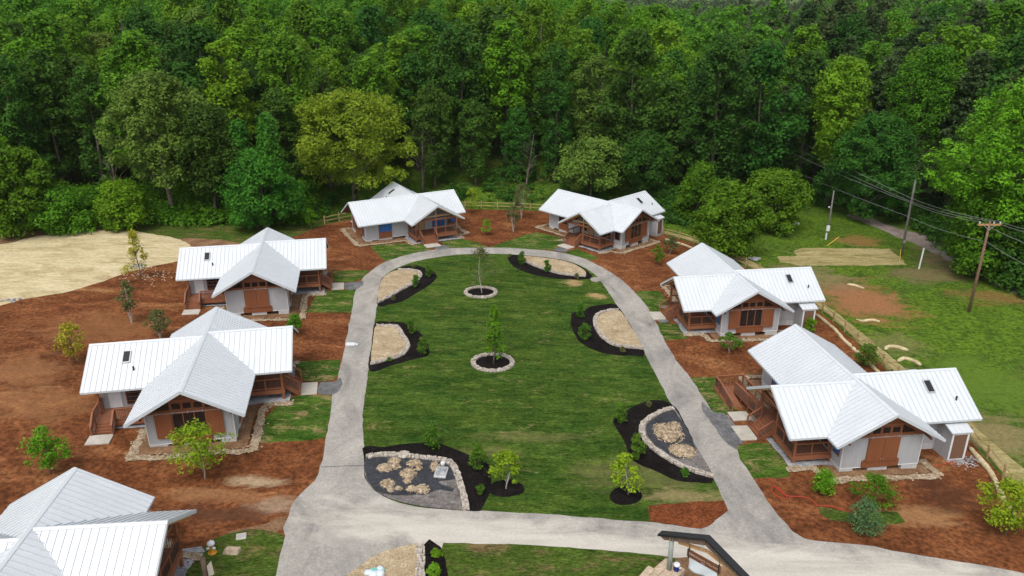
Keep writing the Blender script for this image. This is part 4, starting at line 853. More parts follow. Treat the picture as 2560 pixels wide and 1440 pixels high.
# trees that stand out: (column, base row, top row, width px, kind/meshes, name, label)
HERO = [
 (435, 548, 182, 215, ('round', 'L_sage', 1), 'sage green crooked tree with gaps at the forest edge behind upper left cabins'),
 (545, 552, 260, 150, ('dome', 'L_dark', 1), 'dark broad tree with layered boughs between sage tree and vivid green tree'),
 (625, 556, 300, 80, ('cone', 'L_vivid', 0), 'small pointed vivid green tree left of the twin point tree'),
 (695, 560, 285, 90, ('cone', 'L_vivid', 0), 'taller pointed vivid green tree behind the bushy vivid one'),
 (662, 572, 372, 175, ('ovate', 'L_vivid', 0), 'dense vivid green bushy tree reaching the grass behind middle left cabin'),
 (890, 520, 226, 305, ('dome', 'L_olive', 1), 'huge yellow olive round tree behind the far left cabin'),
 (1482, 512, 345, 165, ('round', 'L_sage', 1), 'pale sage green tree behind left roof of the far right cabin'),
 (1620, 520, 330, 110, ('tall', 'L_dark', 1), 'dark ivy clad tree right of the pale sage tree'),
 (1742, 560, 405, 105, ('ovate', 'L_mid', 0), 'leafy bright tree nearest right end of the far right cabin'),
 (1815, 642, 452, 165, ('ovate', 'L_mid', 0), 'bushy green tree touching the rail fence behind the upper right cabin'),
 (1930, 575, 425, 160, ('dome', 'L_mid', 0), 'round leafy tree overhanging the small trailer on grass'),
 (2090, 520, 136, 120, ('tall', 'L_lime2', 1), 'tall narrow lime green tree standing out before dark pines'),
 (2190, 548, 285, 215, ('round', 'L_dark', 0), 'big dark round tree beside the gravel drive mouth'),
 (2295, 530, 118, 150, ('tall', 'L_mid', 1), 'tall leafy tree with pale top behind the bare grey pole'),
 (2385, 585, 300, 120, ('ovate', 'L_dark', 1), 'dull green tree leaning over the gravel drive'),
 (2500, 700, 185, 330, ('ovate', 'L_bright', 1), 'very large bright green tree at the right edge of picture'),
 (2440, 690, 420, 180, ('dome', 'L_mid', 0), 'wide low tree shading the drive left of crossarm pole'),
 (2570, 720, 470, 200, ('dome', 'L_dark', 0), 'dark tree at right edge behind the crossarm pole'),
 (60, 575, 368, 205, ('dome', 'L_mid', 0), 'mid height leafy tree at far left edge of the forest'),
 (-40, 572, 300, 200, ('round', 'L_bright', 1), 'bright tree cut off by left edge of the picture'),
 (308, 572, 450, 120, ('dome', 'L_bright', 0), 'low bright bushy tree standing before the dark forest at left'),
 (165, 575, 470, 150, ('dome', 'L_mid', 0), 'low spreading tree second from left along the grass strip'),
]
M['L_lime2'] = m_leaf('leaves_fresh', (.11, .22, .010), (.25, .44, .022), .01, .08)
hero_cols = []
for k, (px, by, ty, wp, (shp, mt, tall), lb) in enumerate(HERO):
    b = P(px, by) if P(px, by).y < 117 else on_ray(px, P(px, by).xy.length)
    H = up_to(b, ty); Rr = wp * mpp(b) / 2; base = H * (.3 if tall else .08)
    n = int(60 + 18 * Rr * H / 10); n = min(int(n * 1.15), 300); cr = min(1.1, .28 * Rr + .12); n = int(n * .62) if mt == 'L_sage' else n
    m_ = tree_meshes(100 + k, H, base, Rr, shp, n, cr, 140, .28, mt, .12 + H * .012, limbs=18)
    plant('broadleaf_tree', b, m_, label=lb, group='trees standing out along the forest edge'); hero_cols.append((px, wp, b.y))
# rows of forest
cnt = 0; stuff_trees = []
row_specs = [5.5, 12, 19, 26.5, 34.5, 43, 52, 62]
for r, off in enumerate(row_specs):
    px = -260 + rnd.uniform(0, 80); row = []
    while px < 2820:
        d = edge_dist(px) + off + rnd.uniform(-2.2, 2.2)
        step = rnd.uniform(5.2, 8.0) / d * FPX * (1 + .04 * r)
        right = sst(1650, 2000, px)
        front = r == 0 and any(abs(px - hx) < hw * .42 for hx, hw, hy in hero_cols)
        if not front and not (2100 < px < 2330 and r == 0):
            u = rnd.random()
            if right > rnd.random() * 1.15 and r > 0: kind = 'pine' if u < .70 else 'bright' if u < .76 else 'dark' if u < .86 else 'mid' if u < .97 else 'brownpine'
            elif r == 0: kind = 'dark' if u < .5 else 'darkslim' if u < .72 else 'mid' if u < .93 else 'olive'
            elif r < 3: kind = 'dark' if u < .34 else 'darkslim' if u < .5 else 'mid' if u < .76 else 'bright' if u < .86 else 'slim' if u < .95 else 'olive'
            else: kind = 'bright' if u < .38 else 'slim' if u < .5 else 'mid' if u < .80 else 'dark' if u < .95 else 'olive'
            row.append((px, d, kind))
        px += step
    n = 0
    for px, d, kind in row:
        b = on_ray(px, d); vis = -60 < px < 2620
        if not vis and r > 4: continue
        hh = rnd.uniform(.62, .95) if r == 0 else rnd.uniform(.85, 1.22)
        if kind in ('pine', 'brownpine'): hh *= 1.05
        if px > 1930 and r > 2: hh *= 1.16
        elif 1660 < px < 1930 and r > 3: hh *= .9
        s_ = hh * 20 / KH[kind] * rnd.uniform(.95, 1.08); sz = s_ * rnd.uniform(.93, 1.1)
        if cnt < 285:
            n += 1
            where = 'front row of the forest' if r == 0 else '%s row of forest from the front' % ORD[r]
            lb = '%s tree, %s from left in the %s' % (TONE[kind], nth(n), where)
            if 'pine' in kind: lb = lb.replace('pine tree', 'pine')
            plant('pine_tree' if 'pine' in kind else 'broadleaf_tree', b, rnd.choice(KIND[kind]), rnd.uniform(0, 6.28), s_, sz, lb, 'tree', 'pines of the forest' if 'pine' in kind else 'trees of the forest'); cnt += 1
        else: stuff_trees.append((b, kind, s_))
print('individual trees', cnt, 'rest', len(stuff_trees))
# bare and dead trees showing through the front of the wood
for k, (px, off, H, lb) in enumerate(((1318, 2.5, 9.5, 'bare grey dead tree behind the fence, between the far cabins'), (265, 1.5, 12, 'leaning bare trunk in the dark wood at far left'), (1050, 3, 13, 'bare branched tree right of the olive tree'), (2310, 2, 14, 'pale bare trunk beside the drive behind grey pole'))):
    rg_ = np.random.default_rng(800 + k); cen = crown_pts(rg_, H, H * .3, H * .26, 'ovate', 40, .3)
    tm = trunk_mesh(rg_, H, .13 + H * .005, cen, .95, 34, .06, 'trunk', 'bark')
    e = empty('dead_tree', on_ray(px, edge_dist(px) + off)); tag(e, lb, 'tree', 'bare trees at the forest edge'); link('trunk', tm, None, e)
# the rest of the wood, far back, as one mass of coarse crowns
rng = np.random.default_rng(5); fq, fp = [], []
rowd = 72
while rowd < 620:
    px = -300
    while px < 2860:
        d = edge_dist(px) * .6 + 45 + rowd + rnd.uniform(-5, 5); px += rnd.uniform(8, 12) / d * FPX * (1 + rowd / 500)
        if 1700 < px < 1930 and rowd > 330: continue
        b = on_ray(px, d); pine = rnd.random() < .55 * sst(1700, 2000, px)
        stuff_trees.append((b, 'pine' if pine else 'mid', rnd.uniform(.8, 1.1) * (1 + .28 * sst(1930, 2050, px))))
    rowd += 10 + rowd * .07
for b, kind, s_ in stuff_trees:
    H = 20 * s_ * rnd.uniform(.9, 1.2); far = b.y > 220; n = 26 if far else 56
    cen = crown_pts(rng, H, H * .4, 4.3 * (1 if kind != 'pine' else .8), 'ovate' if kind != 'pine' else 'cone', n, .6) + np.array(b)
    q = clump_leaves(cen, (1.5 if far else 1.15) * rng.uniform(.7, 1.3, n), 30 if far else 60, .8 if far else .42, rng)
    (fp if kind == 'pine' else fq).append(q)
fo_ = link('distant_forest', joined('distant_forest', fq, M['L_mid']), None); tag(fo_, 'unbroken treetops of the wood receding behind the front trees', None, kind='stuff')
if fp: o = link('distant_pines', joined('distant_pines', fp, M['L_pine']), None); tag(o, 'hazy pine tops receding at upper right', None, kind='stuff')
# far hills beyond
def far_mass(px0, px1, d, hgt, mat, name):
    qs = []; px = px0
    while px < px1:
        if px > 2440 and d > 560: break
        b = on_ray(px, d + rnd.uniform(-40, 40)); n = 8
        cen = np.array(b) + rng.normal(size=(n, 3)) * np.array([9, 9, hgt * .25]) + np.array([0, 0, hgt * .5])
        qs.append(clump_leaves(cen, rng.uniform(4, 7, n), 40, 2.6, rng)); px += 14 / d * FPX
    return qs
qs = []
for d, h in ((520, 16), (600, 18), (700, 20), (820, 22), (950, 24)): qs += far_mass(1650, 2900, d, h, None, '')
qs += sum([far_mass(-300, 1700, d, h, None, '') for d, h in ((700, 30), (900, 34))], [])
tag(link('far_woods', joined('far_woods', qs, M['L_pine']), None), 'dark woods on the plain far beyond the forest', None, kind='stuff')
# undergrowth along the edge
uq, ud = [], []
for px in np.arange(-350, 2900, 7):
    if 1950 < px < 2330 and rnd.random() < .6: continue
    for _ in range(3):
        depth = rnd.uniform(-1.5, 8); dd = edge_dist(px) + depth
        if px < 760: big = 1.0
        elif px < 1640:
            big = .4
            if rnd.random() < .72: continue
        else: big = .65
        b = on_ray(px + rnd.uniform(-8, 8), dd); h = (rnd.uniform(.5, 1.5) + max(0, depth) * .33) * big
        n = 3; cen = np.array(b) + rng.normal(size=(n, 3)) * np.array([1.1, 1.1, .1]) + np.array([0, 0, h])
        (uq if big == 1 else ud).append(clump_leaves(cen, rng.uniform(.7, 1.3, n) * (.6 + .5 * big), 55, .28, rng, flat=.7))
        if h > 1.6: uq.append(clump_leaves(cen - np.array([0, 0, h * .5]), rng.uniform(.8, 1.2, n), 30, .3, rng))
tag(link('undergrowth', joined('undergrowth', ud, M['L_dark']), None), 'dark low undergrowth behind the far cabins and beside the drive', None, kind='stuff')
tag(link('undergrowth', joined('undergrowth', uq, M['L_mid']), None), 'tangled leafy undergrowth along the foot of the forest', None, kind='stuff')

# ------------------------------------------------------------------ young trees and shrubs
def small(px, by, ty, wp, style, mt, label, cat, name, seed, group, bark='bark', dens=1.0, h0=0):
    b = P(px, by, h0); H = max(.3, up_to(b, ty)); Rr = max(.15, wp * mpp(b) / 2)
    rng = np.random.default_rng(seed)
    if style == 'shrub':
        n = int((22 + 10 * H * Rr) * dens); cr = min(.34, Rr * .42); m_ = tree_meshes(seed, H, .08 * H, Rr, 'ovate', n, cr, 44, .11, mt, .03, limbs=8, inner=.3)
    elif style == 'tree':
        n = int((20 + 5 * H * Rr) * dens); cr = min(.42, Rr * .30); m_ = tree_meshes(seed, H, .24 * H, Rr * 1.05, 'ovate', n, cr, 36, .135, mt, .025 + H * .0045, bark, 22, inner=.2)
    elif style == 'cone':
        n = int(54 * dens); cr = min(.4, Rr * .34); m_ = tree_meshes(seed, H, .18 * H, Rr * 1.05, 'cone', n, cr, 42, .14, mt, .06, bark, 22, inner=.2)
    elif style == 'sparse':
        n = int(60 * dens); cr = min(.45, Rr * .4); m_ = tree_meshes(seed, H, .3 * H, Rr * 1.1, 'ovate', n, cr, 26, .13, mt, .05, bark, 26, inner=.2)
    else:                                    # birch: several pale stems
        mb = MB()
        cen = crown_pts(rng, H, .35 * H, Rr, 'ovate', int(40 * dens), .2)
        for s_ in range(4):
            a = s_ * 1.57 + rng.random(); mb.tube([(0, 0, -.2), (.25 * math.cos(a) * H / 5, .25 * math.sin(a) * H / 5, H * .35), (Rr * .5 * math.cos(a), Rr * .5 * math.sin(a), H * .9)], [.045, .035, .01], 6)
        for j in range(16):
            c_ = cen[j]; mb.tube([(c_[0] * .3, c_[1] * .3, c_[2] * .65), tuple(c_)], [.015, .005], 4)
        tm = bpy.data.meshes.new('trunk'); tm.from_pydata(mb.v, [], mb.f); tm.materials.append(M['palebark'])
        m_ = (tm, joined('crown', [clump_leaves(cen, .32 * rng.uniform(.7, 1.2, len(cen)), 44, .13, rng)], M[mt]))
    return plant(name, b, m_, label=label, cat=cat, group=group)
YG = 'young trees planted round the cabins'; SG = 'shrubs in the black mulch beds'
Yt = [
 (351, 702, 574, 68, 'cone', 'L_yellow', 'thin yellow leaved young tree beside the straw field', 'bark', .75),
 (330, 808, 705, 44, 'birch', 'L_dull', 'nearly bare birch with pale twin stems on left mulch', 'palebark', .7),
 (402, 850, 778, 58, 'birch', 'L_dull', 'olive green bushy birch behind left roof of lower left cabin', 'palebark', 1.2),
 (186, 908, 806, 72, 'tree', 'L_yellow', 'rounded yellow young tree on open mulch at far left', 'bark', 1),
 (128, 1186, 1066, 88, 'tree', 'L_bright', 'round bright green young tree above the bottom left roof', 'bark', 1.5),
 (510, 1198, 1052, 118, 'tree', 'L_lime', 'lime green young tree with grey trunk before lower left cabin', 'palebark', 1.3),
 (741, 835, 786, 38, 'sparse', 'L_mid', 'small thin leafed tree in mulch right of the lower left cabin', 'bark', 1),
 (777, 575, 520, 32, 'tree', 'L_bright', 'small tree in grass left of the far left cabin fence', 'bark', .8),
 (1180, 533, 468, 36, 'tree', 'L_lime', 'pale green young tree behind the rail fence by far left cabin', 'bark', .9),
 (1304, 546, 462, 44, 'birch', 'L_dull', 'taller birch with white stems between the two far cabins', 'palebark', 1.2),
 (1283, 580, 515, 34, 'birch', 'L_dull', 'shorter birch with white stems in front of the taller one', 'palebark', .9),
 (1217, 588, 547, 27, 'tree', 'L_bright', 'small vase shaped tree on red mulch beside far left cabin', 'bark', .8),
 (1641, 660, 612, 34, 'tree', 'L_bright', 'small green leafy tree right of the far right cabin', 'bark', .9),
 (1676, 636, 590, 34, 'sparse', 'L_dull', 'almost leafless brown sapling with leaning trunk by the fence', 'palebark', .8),
 (1236, 912, 762, 56, 'cone', 'L_bright', 'leafy upright tree in the larger stone ring on the lawn', 'bark', 1.1),
 (1203, 734, 618, 78, 'sparse', 'L_dull', 'sparse see-through tree in the smaller stone ring on the lawn', 'palebark', .7),
 (1269, 1224, 1127, 80, 'tree', 'L_lime', 'lime green young tree on left round mulch patch by the road', 'palebark', 1),
 (1565, 1238, 1132, 84, 'tree', 'L_lime', 'yellow green airy young tree on the right round mulch patch', 'palebark', .75),
 (1821, 882, 832, 48, 'tree', 'L_shrub', 'small dark leafed tree before the upper right cabin window', 'palebark', .9),
 (2510, 1338, 1204, 132, 'tree', 'L_lime', 'spreading lime green tree at right edge near the fence', 'bark', 1.5),
]
for k, (px, by, ty, wp, st, mt, lb, bk, dn) in enumerate(Yt): small(px, by, ty, wp, st, mt, lb, 'tree', 'young_tree', 300 + k, YG, bk, dn)
Sh = [
 (1082, 1118, 1060, 44, 'upright holly shrub at the top of the front left bed', 'L_shrub'), (1193, 1174, 1106, 42, 'second upright shrub in front left bed, nearer the lawn tree', 'L_shrub'), (1202, 1234, 1212, 24, 'tiny low shrub in front left bed beside the round patch', 'L_shrub'),
 (1550, 1058, 1004, 38, 'upright shrub at the left tip of the front right bed', 'L_shrub'), (1591, 1146, 1084, 36, 'columnar shrub in the middle of the front right bed', 'L_shrub'), (1622, 1017, 1003, 14, 'tiny tuft at the top of the front right bed', 'L_dull'), (1713, 1190, 1170, 20, 'tiny round shrub at bottom end of the front right bed', 'L_shrub'),
 (1306, 664, 628, 20, 'upright shrub at left end of the far right bed', 'L_shrub'), (1367, 680, 650, 20, 'upright shrub in the middle of the far right bed', 'L_shrub'), (1275, 643, 634, 9, 'tiny grass tuft at left tip of far right bed', 'L_dull'), (1442, 696, 683, 9, 'tiny grass tuft at right end of far right bed', 'L_dull'),
 (1451, 794, 757, 23, 'upper dark shrub in the right middle bed', 'L_shrub'), (1460, 848, 806, 27, 'lower dark shrub in the right middle bed', 'L_shrub'), (1556, 880, 866, 11, 'tiny tuft at bottom of the right middle bed', 'L_dull'),
 (1072, 692, 660, 21, 'shrub at right end of the upper left bed', 'L_shrub'), (1040, 720, 686, 18, 'shrub beside the stone edging of the upper left bed', 'L_shrub'), (1035, 670, 660, 10, 'tiny tuft at top of the upper left bed', 'L_dull'), (984, 752, 738, 10, 'tiny tuft at the bottom of upper left bed', 'L_dull'),
 (1029, 836, 798, 19, 'upper shrub in the lower left bed', 'L_shrub'), (1057, 890, 842, 24, 'lower shrub in the lower left bed', 'L_shrub'), (973, 903, 893, 10, 'tiny tuft by the edging of the lower left bed', 'L_shrub'), (975, 805, 797, 9, 'tiny tuft at top of the lower left bed', 'L_dull'),
 (2056, 1238, 1174, 60, 'leafy shrub tree before the porch side of lower right cabin', 'L_bright'), (2182, 1266, 1188, 100, 'widest green shrub before the lower right cabin', 'L_mid'), (2157, 1332, 1250, 84, 'bluish green loose shrub by the small grass patch', 'L_blue'),
 (2023, 832, 793, 28, 'small light green shrub by the brown shed door', 'L_bright'), (2164, 918, 852, 56, 'dark round shrub against the rail fence', 'L_shrub'),
 (1090, 1389, 1372, 24, 'small bright shrub in black strip at the bottom edge', 'L_bright'), (1086, 1445, 1412, 38, 'larger shrub cut off by the bottom edge of picture', 'L_bright')]
for k, (px, by, ty, wp, lb, mt) in enumerate(Sh): small(px, by, ty, wp, 'shrub', mt, lb, 'shrub', 'shrub', 400 + k, SG if k not in (22, 23, 24, 25, 26) else 'shrubs on the mulch round the right cabins')

# ------------------------------------------------------------------ the air between the camera and the far woods
hz = MB(); hz.box(-1500, 1500, -60, 1700, -60, 70)
m = bpy.data.materials.new('haze'); m.use_nodes = True; n = m.node_tree; n.nodes.remove(n.nodes['Principled BSDF'])
v = n.nodes.new('ShaderNodeVolumePrincipled'); v.inputs['Color'].default_value = (.93, .96, 1, 1); v.inputs['Density'].default_value = .00005
n.links.new(v.outputs[0], n.nodes['Material Output'].inputs['Volume'])
tag(hz.build('haze', m), 'thin pale haze over the far treetops', kind='stuff')
sc.cycles.volume_bounces = 0

# ------------------------------------------------------------------ fences
def fence(pts, label, bay=2.55):
    root = empty('split_rail_fence', P(*pts[0])); tag(root, label, 'fence', 'split rail fences'); o = root.location
    c = spline([P(*p) for p in pts], False, .3); acc = [0]
    for a, b in zip(c, c[1:]): acc.append(acc[-1] + (b - a).length)
    n = max(1, round(acc[-1] / bay)); ps = []; k = 0
    for i in range(n + 1):
        s = acc[-1] * i / n
        while k < len(acc) - 2 and acc[k + 1] < s: k += 1
        ps.append(c[k].lerp(c[k + 1], (s - acc[k]) / max(1e-6, acc[k + 1] - acc[k])) - o)
    rg = random.Random(len(pts))
    for i, p in enumerate(ps):
        mb = MB(); l = rg.uniform(-.03, .03); mb.solid([(p.x - .07, p.y - .07, p.z - .4), (p.x + .07, p.y - .07, p.z - .4), (p.x + .07, p.y + .07, p.z - .4), (p.x - .07, p.y + .07, p.z - .4)],
            [(p.x - .06 + l, p.y - .06, p.z + 1.2), (p.x + .06 + l, p.y - .06, p.z + 1.25), (p.x + .06 + l, p.y + .06, p.z + 1.25), (p.x - .06 + l, p.y + .06, p.z + 1.2)]); mb.build('post', M['fence'], root)
        if i < n:
            q = ps[i + 1]
            for h in (.42, .95):
                mb = MB(); m = p.lerp(q, .5) + Vector((0, 0, h + rg.uniform(-.03, .03))); mb.tube([p + Vector((0, 0, h)), m, q + Vector((0, 0, h))], [.05, .07, .05], 5); mb.build('rail', M['fence'], root)
fence([(812, 560), (846, 552), (880, 546), (930, 536), (1000, 528), (1080, 522), (1160, 520), (1250, 522), (1345, 526), (1420, 532), (1500, 542), (1580, 560), (1655, 586)], 'split rail fence running behind the two far cabins')
fence([(1658, 588), (1725, 606), (1803, 640), (1890, 679), (1965, 722), (2040, 769), (2110, 828), (2170, 880), (2230, 935), (2340, 1030), (2437, 1115), (2490, 1175), (2535, 1236), (2590, 1310)], 'split rail fence along the right side down to bottom right corner')
# ------------------------------------------------------------------ straw wattles
def wattle(pts, r, label, grp='straw wattles on the field'):
    mb = MB(); c = spline([P(*p, r * .6) for p in pts], False, .35)
    rg = random.Random(int(pts[0][0])); mb.tube([p + Vector((0, 0, rg.uniform(-.02, .02))) for p in c], [r * .6] + [r * rg.uniform(.88, 1.1) for _ in c[2:]] + [r * .6], 9)
    tag(mb.build('straw_wattle', M['straw'], smooth=True), label, 'straw wattle', grp)
wattle([(2118, 711), (2135, 713), (2160, 721)], .16, 'short straw wattle highest up the clay patch')
wattle([(2141, 799), (2155, 803), (2170, 801), (2185, 800), (2199, 804)], .16, 'straw wattle across the foot of the clay gully')
wattle([(2213, 873), (2222, 866), (2245, 868), (2270, 876)], .2, 'curved straw wattle in field right of the dark round shrub')
wattle([(2245, 903), (2258, 896), (2280, 900), (2302, 913)], .2, 'arched straw wattle nearest to the lower right roof')
wattle([(1662, 598), (1720, 616), (1800, 654), (1870, 690)], .16, 'long straw wattle inside the fence beside far right cabin')
wattle([(2040, 786), (2085, 822), (2110, 850), (2128, 866)], .18, 'long straw wattle inside the fence behind the upper right cabin')
wattle([(2130, 868), (2165, 900), (2200, 935)], .18, 'straw wattle inside the fence by the dark round shrub')
wattle([(2425, 1120), (2470, 1172), (2490, 1205), (2510, 1250), (2540, 1295)], .2, 'long straw wattle inside the fence at the bottom right')
# ------------------------------------------------------------------ poles and wires
def pole(px, by, h, r, mat, label, name='utility_pole', cat='utility pole'):
    b = P(px, by); e = empty(name, b); tag(e, label, cat, 'poles beside the gravel drive'); mb = MB(); mb.tube([(0, 0, -.5), (.02, 0, h * .5), (0, 0, h)], [r, r * .85, r * .65], 10); mb.build('pole', M[mat], e, True); return e, b
p1, b1 = pole(2422, 780, 10.4, .17, 'pole', 'brown leaning looking utility pole with crossarm at the right')
mb = MB(); mb.box(-1.2, 1.2, -.07, .07, 9.95, 10.12); mb.build('crossarm', M['lightwood'], p1)
mb = MB(); mb.beam((-.55, -.09, 9.95), (0, -.12, 9.45), .04, .04); mb.beam((.55, -.09, 9.95), (0, -.12, 9.45), .04, .04); mb.build('brace', M['metal'], p1)
for x_ in (-1.05, .45, 1.1):
    mb = MB(); mb.lathe([(.05, 0), (.09, .05), (.06, .12), (.09, .17), (.05, .25)], 10, (x_, 0, 10.12)); mb.build('insulator', M['white'], p1, True)
p2, b2 = pole(2252, 640, 10.4, .17, 'greypole', 'tall bare grey pole standing beside the gravel drive')
mb = MB(); mb.box(-.12, .12, -.3, -.17, 1.9, 2.3); mb.build('meter_box', M['metal'], p2)
p3, b3 = pole(2066, 598, 7.1, .15, 'greypole', 'short grey pole with white meter box at the lawn far end')
mb = MB(); mb.box(-.35, .1, -.35, -.16, 1.3, 2.1); mb.build('meter_box', M['white'], p3); mb = MB(); mb.box(-.3, -.1, -.3, -.14, -.2, 1.0); mb.build('conduit', M['white'], p3)
mb = MB(); mb.lathe([(.05, 0), (.18, .1), (.12, .25)], 10, (-.3, 0, 4.6)); mb.build('lamp', M['metal'], p3)
mb = MB(); b = P(2297, 672); mb.tube([(0, 0, -.2), (.12, 0, 2.8)], .1, 8); o = mb.build('marker_post', M['white']); o.location = b; tag(o, 'white slanting marker post at the roadside grass', 'post')
def guard(pa, pb, lb):
    a = P(*pa); d = ray(*pb); t = a.y / d.y; q = Vector((d.x * t, a.y, CAMZ + d.z * t)); mb = MB(); mb.tube([a - Vector((0, 0, .1)), q], .05, 7); tag(mb.build('guy_wire_guard', M['yellow']), lb, 'wire guard', 'yellow guy wire guards')
guard((2249, 657), (2252, 624), 'upright yellow wire guard below the tall grey pole'); guard((2066, 614), (2098, 592), 'slanting yellow wire guard on lawn below the short pole')
def wire(pts, sag, lb, r=.026):
    mb = MB(); out = []
    for a, b in zip(pts, pts[1:]):
        for k in range(14): t = k / 14; out.append(a.lerp(b, t) - Vector((0, 0, sag * 4 * t * (1 - t))))
    out.append(pts[-1]); mb.tube(out, r, 5, False); tag(mb.build('power_line', M['wire'], smooth=True), lb, 'wire', 'wires of the utility poles')
def ray_at(px, py, y): d = ray(px, py); t = y / d.y; return Vector((0, 0, CAMZ)) + d * t
far = 138
for j, (x_, py2, pf, po, lb) in enumerate(((-1.05, 506, (1940, 362), (2700, 650), 'lowest of the three crossarm wires'), (.45, 503, (1960, 352), (2700, 600), 'middle one of the three crossarm wires'), (1.1, 494, (1980, 340), (2700, 585), 'uppermost of the three crossarm wires'))):
    wire([ray_at(*pf, far), ray_at(2275, py2 - (0 if j else 0), b2.y + .3), b1 + Vector((x_, 0, 10.38)), ray_at(*po, 52)], .35, lb)
wire([ray_at(1950, 410, far), ray_at(2262, 538, b2.y - .3), b1 + Vector((0, -.2, 8.2)), ray_at(2700, 720, 52)], .3, 'single lower cable running below the crossarm wires')
# ------------------------------------------------------------------ entrance sign, bottom right
ct = empty('entrance_arch', (8.88, 34.71, .0), R(-45)); tag(ct, 'timber entrance arch with black metal cap and brown hanging sign', 'entrance arch')
G0 = -.05
mb = MB(); mb.tube([(0, 0, .9), (0, 0, 3.0)], .14, 14); mb.build('post', M['post'], ct, True)
mb = MB(); mb.tube([(4.25, 0, .9), (4.25, 0, 3.0)], .14, 14); mb.build('post', M['post'], ct, True)
zr_ = lambda s: 4.32 - .47 * abs(s - 2.12)
mb = MB()
for s0, s1 in ((-.8, 2.12), (5.04, 2.12)): mb.solid([(s0, -.22, zr_(s0) + .0), (s1, -.22, zr_(s1) + .0), (s1, .22, zr_(s1)), (s0, .22, zr_(s0))], [(s0, -.22, zr_(s0) + .14), (s1, -.22, zr_(s1) + .14), (s1, .22, zr_(s1) + .14), (s0, .22, zr_(s0) + .14)])
mb.build('metal_cap', M['cap'], ct)
for s0, s1 in ((-.72, 2.1), (4.96, 2.14)):
    mb = MB(); mb.solid([(s0 + (.3 if s0 < 2 else -.3), -.12, zr_(s0) - .28 + .14), (s1, -.12, zr_(s1) - .36), (s1, .12, zr_(s1) - .36), (s0 + (.3 if s0 < 2 else -.3), .12, zr_(s0) - .14)], [(s0, -.12, zr_(s0) - .01), (s1, -.12, zr_(s1) - .01), (s1, .12, zr_(s1) - .01), (s0, .12, zr_(s0) - .01)]); mb.build('rafter', M['timber'], ct)
mb = MB(); mb.beam((.35, .16, 2.98), (2.1, .16, 3.42), .12, .16); mb.beam((3.9, .16, 2.98), (2.15, .16, 3.42), .12, .16); mb.build('tie_beam', M['lightwood'], ct)
mb = MB()
for s0 in (1.95, 2.28):
    for k in range(5): mb.box(s0 - .03 + .0, s0 + .03, -.135, -.12, 3.85 - k * .07, 3.89 - k * .07)
for s0 in (-.05, .12):
    for k in range(3): mb.box(s0 - .02, s0 + .02, -.135, -.12, 3.0 + k * .07, 3.04 + k * .07)
mb.build('bolts', M['metal'], ct)
mb = MB(); mb.box(1.03, 3.07, -.04, .04, 2.57, 3.05); sg = mb.build('sign_board', M['signbrown'], ct, bevel=.01)
mb = MB(); mb.box(1.1, 1.16, -.055, .055, 2.5, 3.12); mb.box(2.94, 3.0, -.055, .055, 2.5, 3.12); mb.tube([(1.13, 0, 3.1), (1.13, 0, 3.62)], .015, 6); mb.tube([(2.97, 0, 3.1), (2.97, 0, 3.62)], .015, 6); mb.build('hanger', M['cap'], ct)
for body, size, z_ in (("DEBORAH'S VILLAGE", .185, 2.83), ('2023', .12, 2.65)):
    cu = bpy.data.curves.new('lettering', 'FONT'); cu.body = body; cu.size = size; cu.align_x = 'CENTER'; cu.align_y = 'CENTER'; cu.extrude = .006; cu.space_character = 1.08
    o = bpy.data.objects.new('lettering', cu); me = bpy.data.meshes.new_from_object(o); bpy.data.objects.remove(o); o = link('lettering', me, M['letter'], sg); o.location = (2.05, -.047, z_); o.rotation_euler = (R(90), 0, 0)
mb = MB()                                     # banner, rippled cloth
for i in range(16):
    for j in range(6):
        pass
nxb, nzb = 18, 8; V = []
for j in range(nzb + 1):
    for i in range(nxb + 1):
        u, v_ = i / nxb, j / nzb; V.append((1.17 + u * 1.75 + .04 * v_ * math.sin(5 * u), .02 + .05 * math.sin(u * 9 + v_ * 3) * v_, 2.56 - v_ * (.78 + .05 * math.sin(u * 7))))
mb.v = V; mb.f = [(j * (nxb + 1) + i, j * (nxb + 1) + i + 1, (j + 1) * (nxb + 1) + i + 1, (j + 1) * (nxb + 1) + i) for j in range(nzb) for i in range(nxb)]
bn = mb.build('banner', M['banner'], None, True); md = bn.modifiers.new('s', 'SOLIDIFY'); md.thickness = .01; bn.location = ct.location; bn.rotation_euler = ct.rotation_euler
tag(bn, 'blank white cloth banner hanging under the brown sign', 'banner')
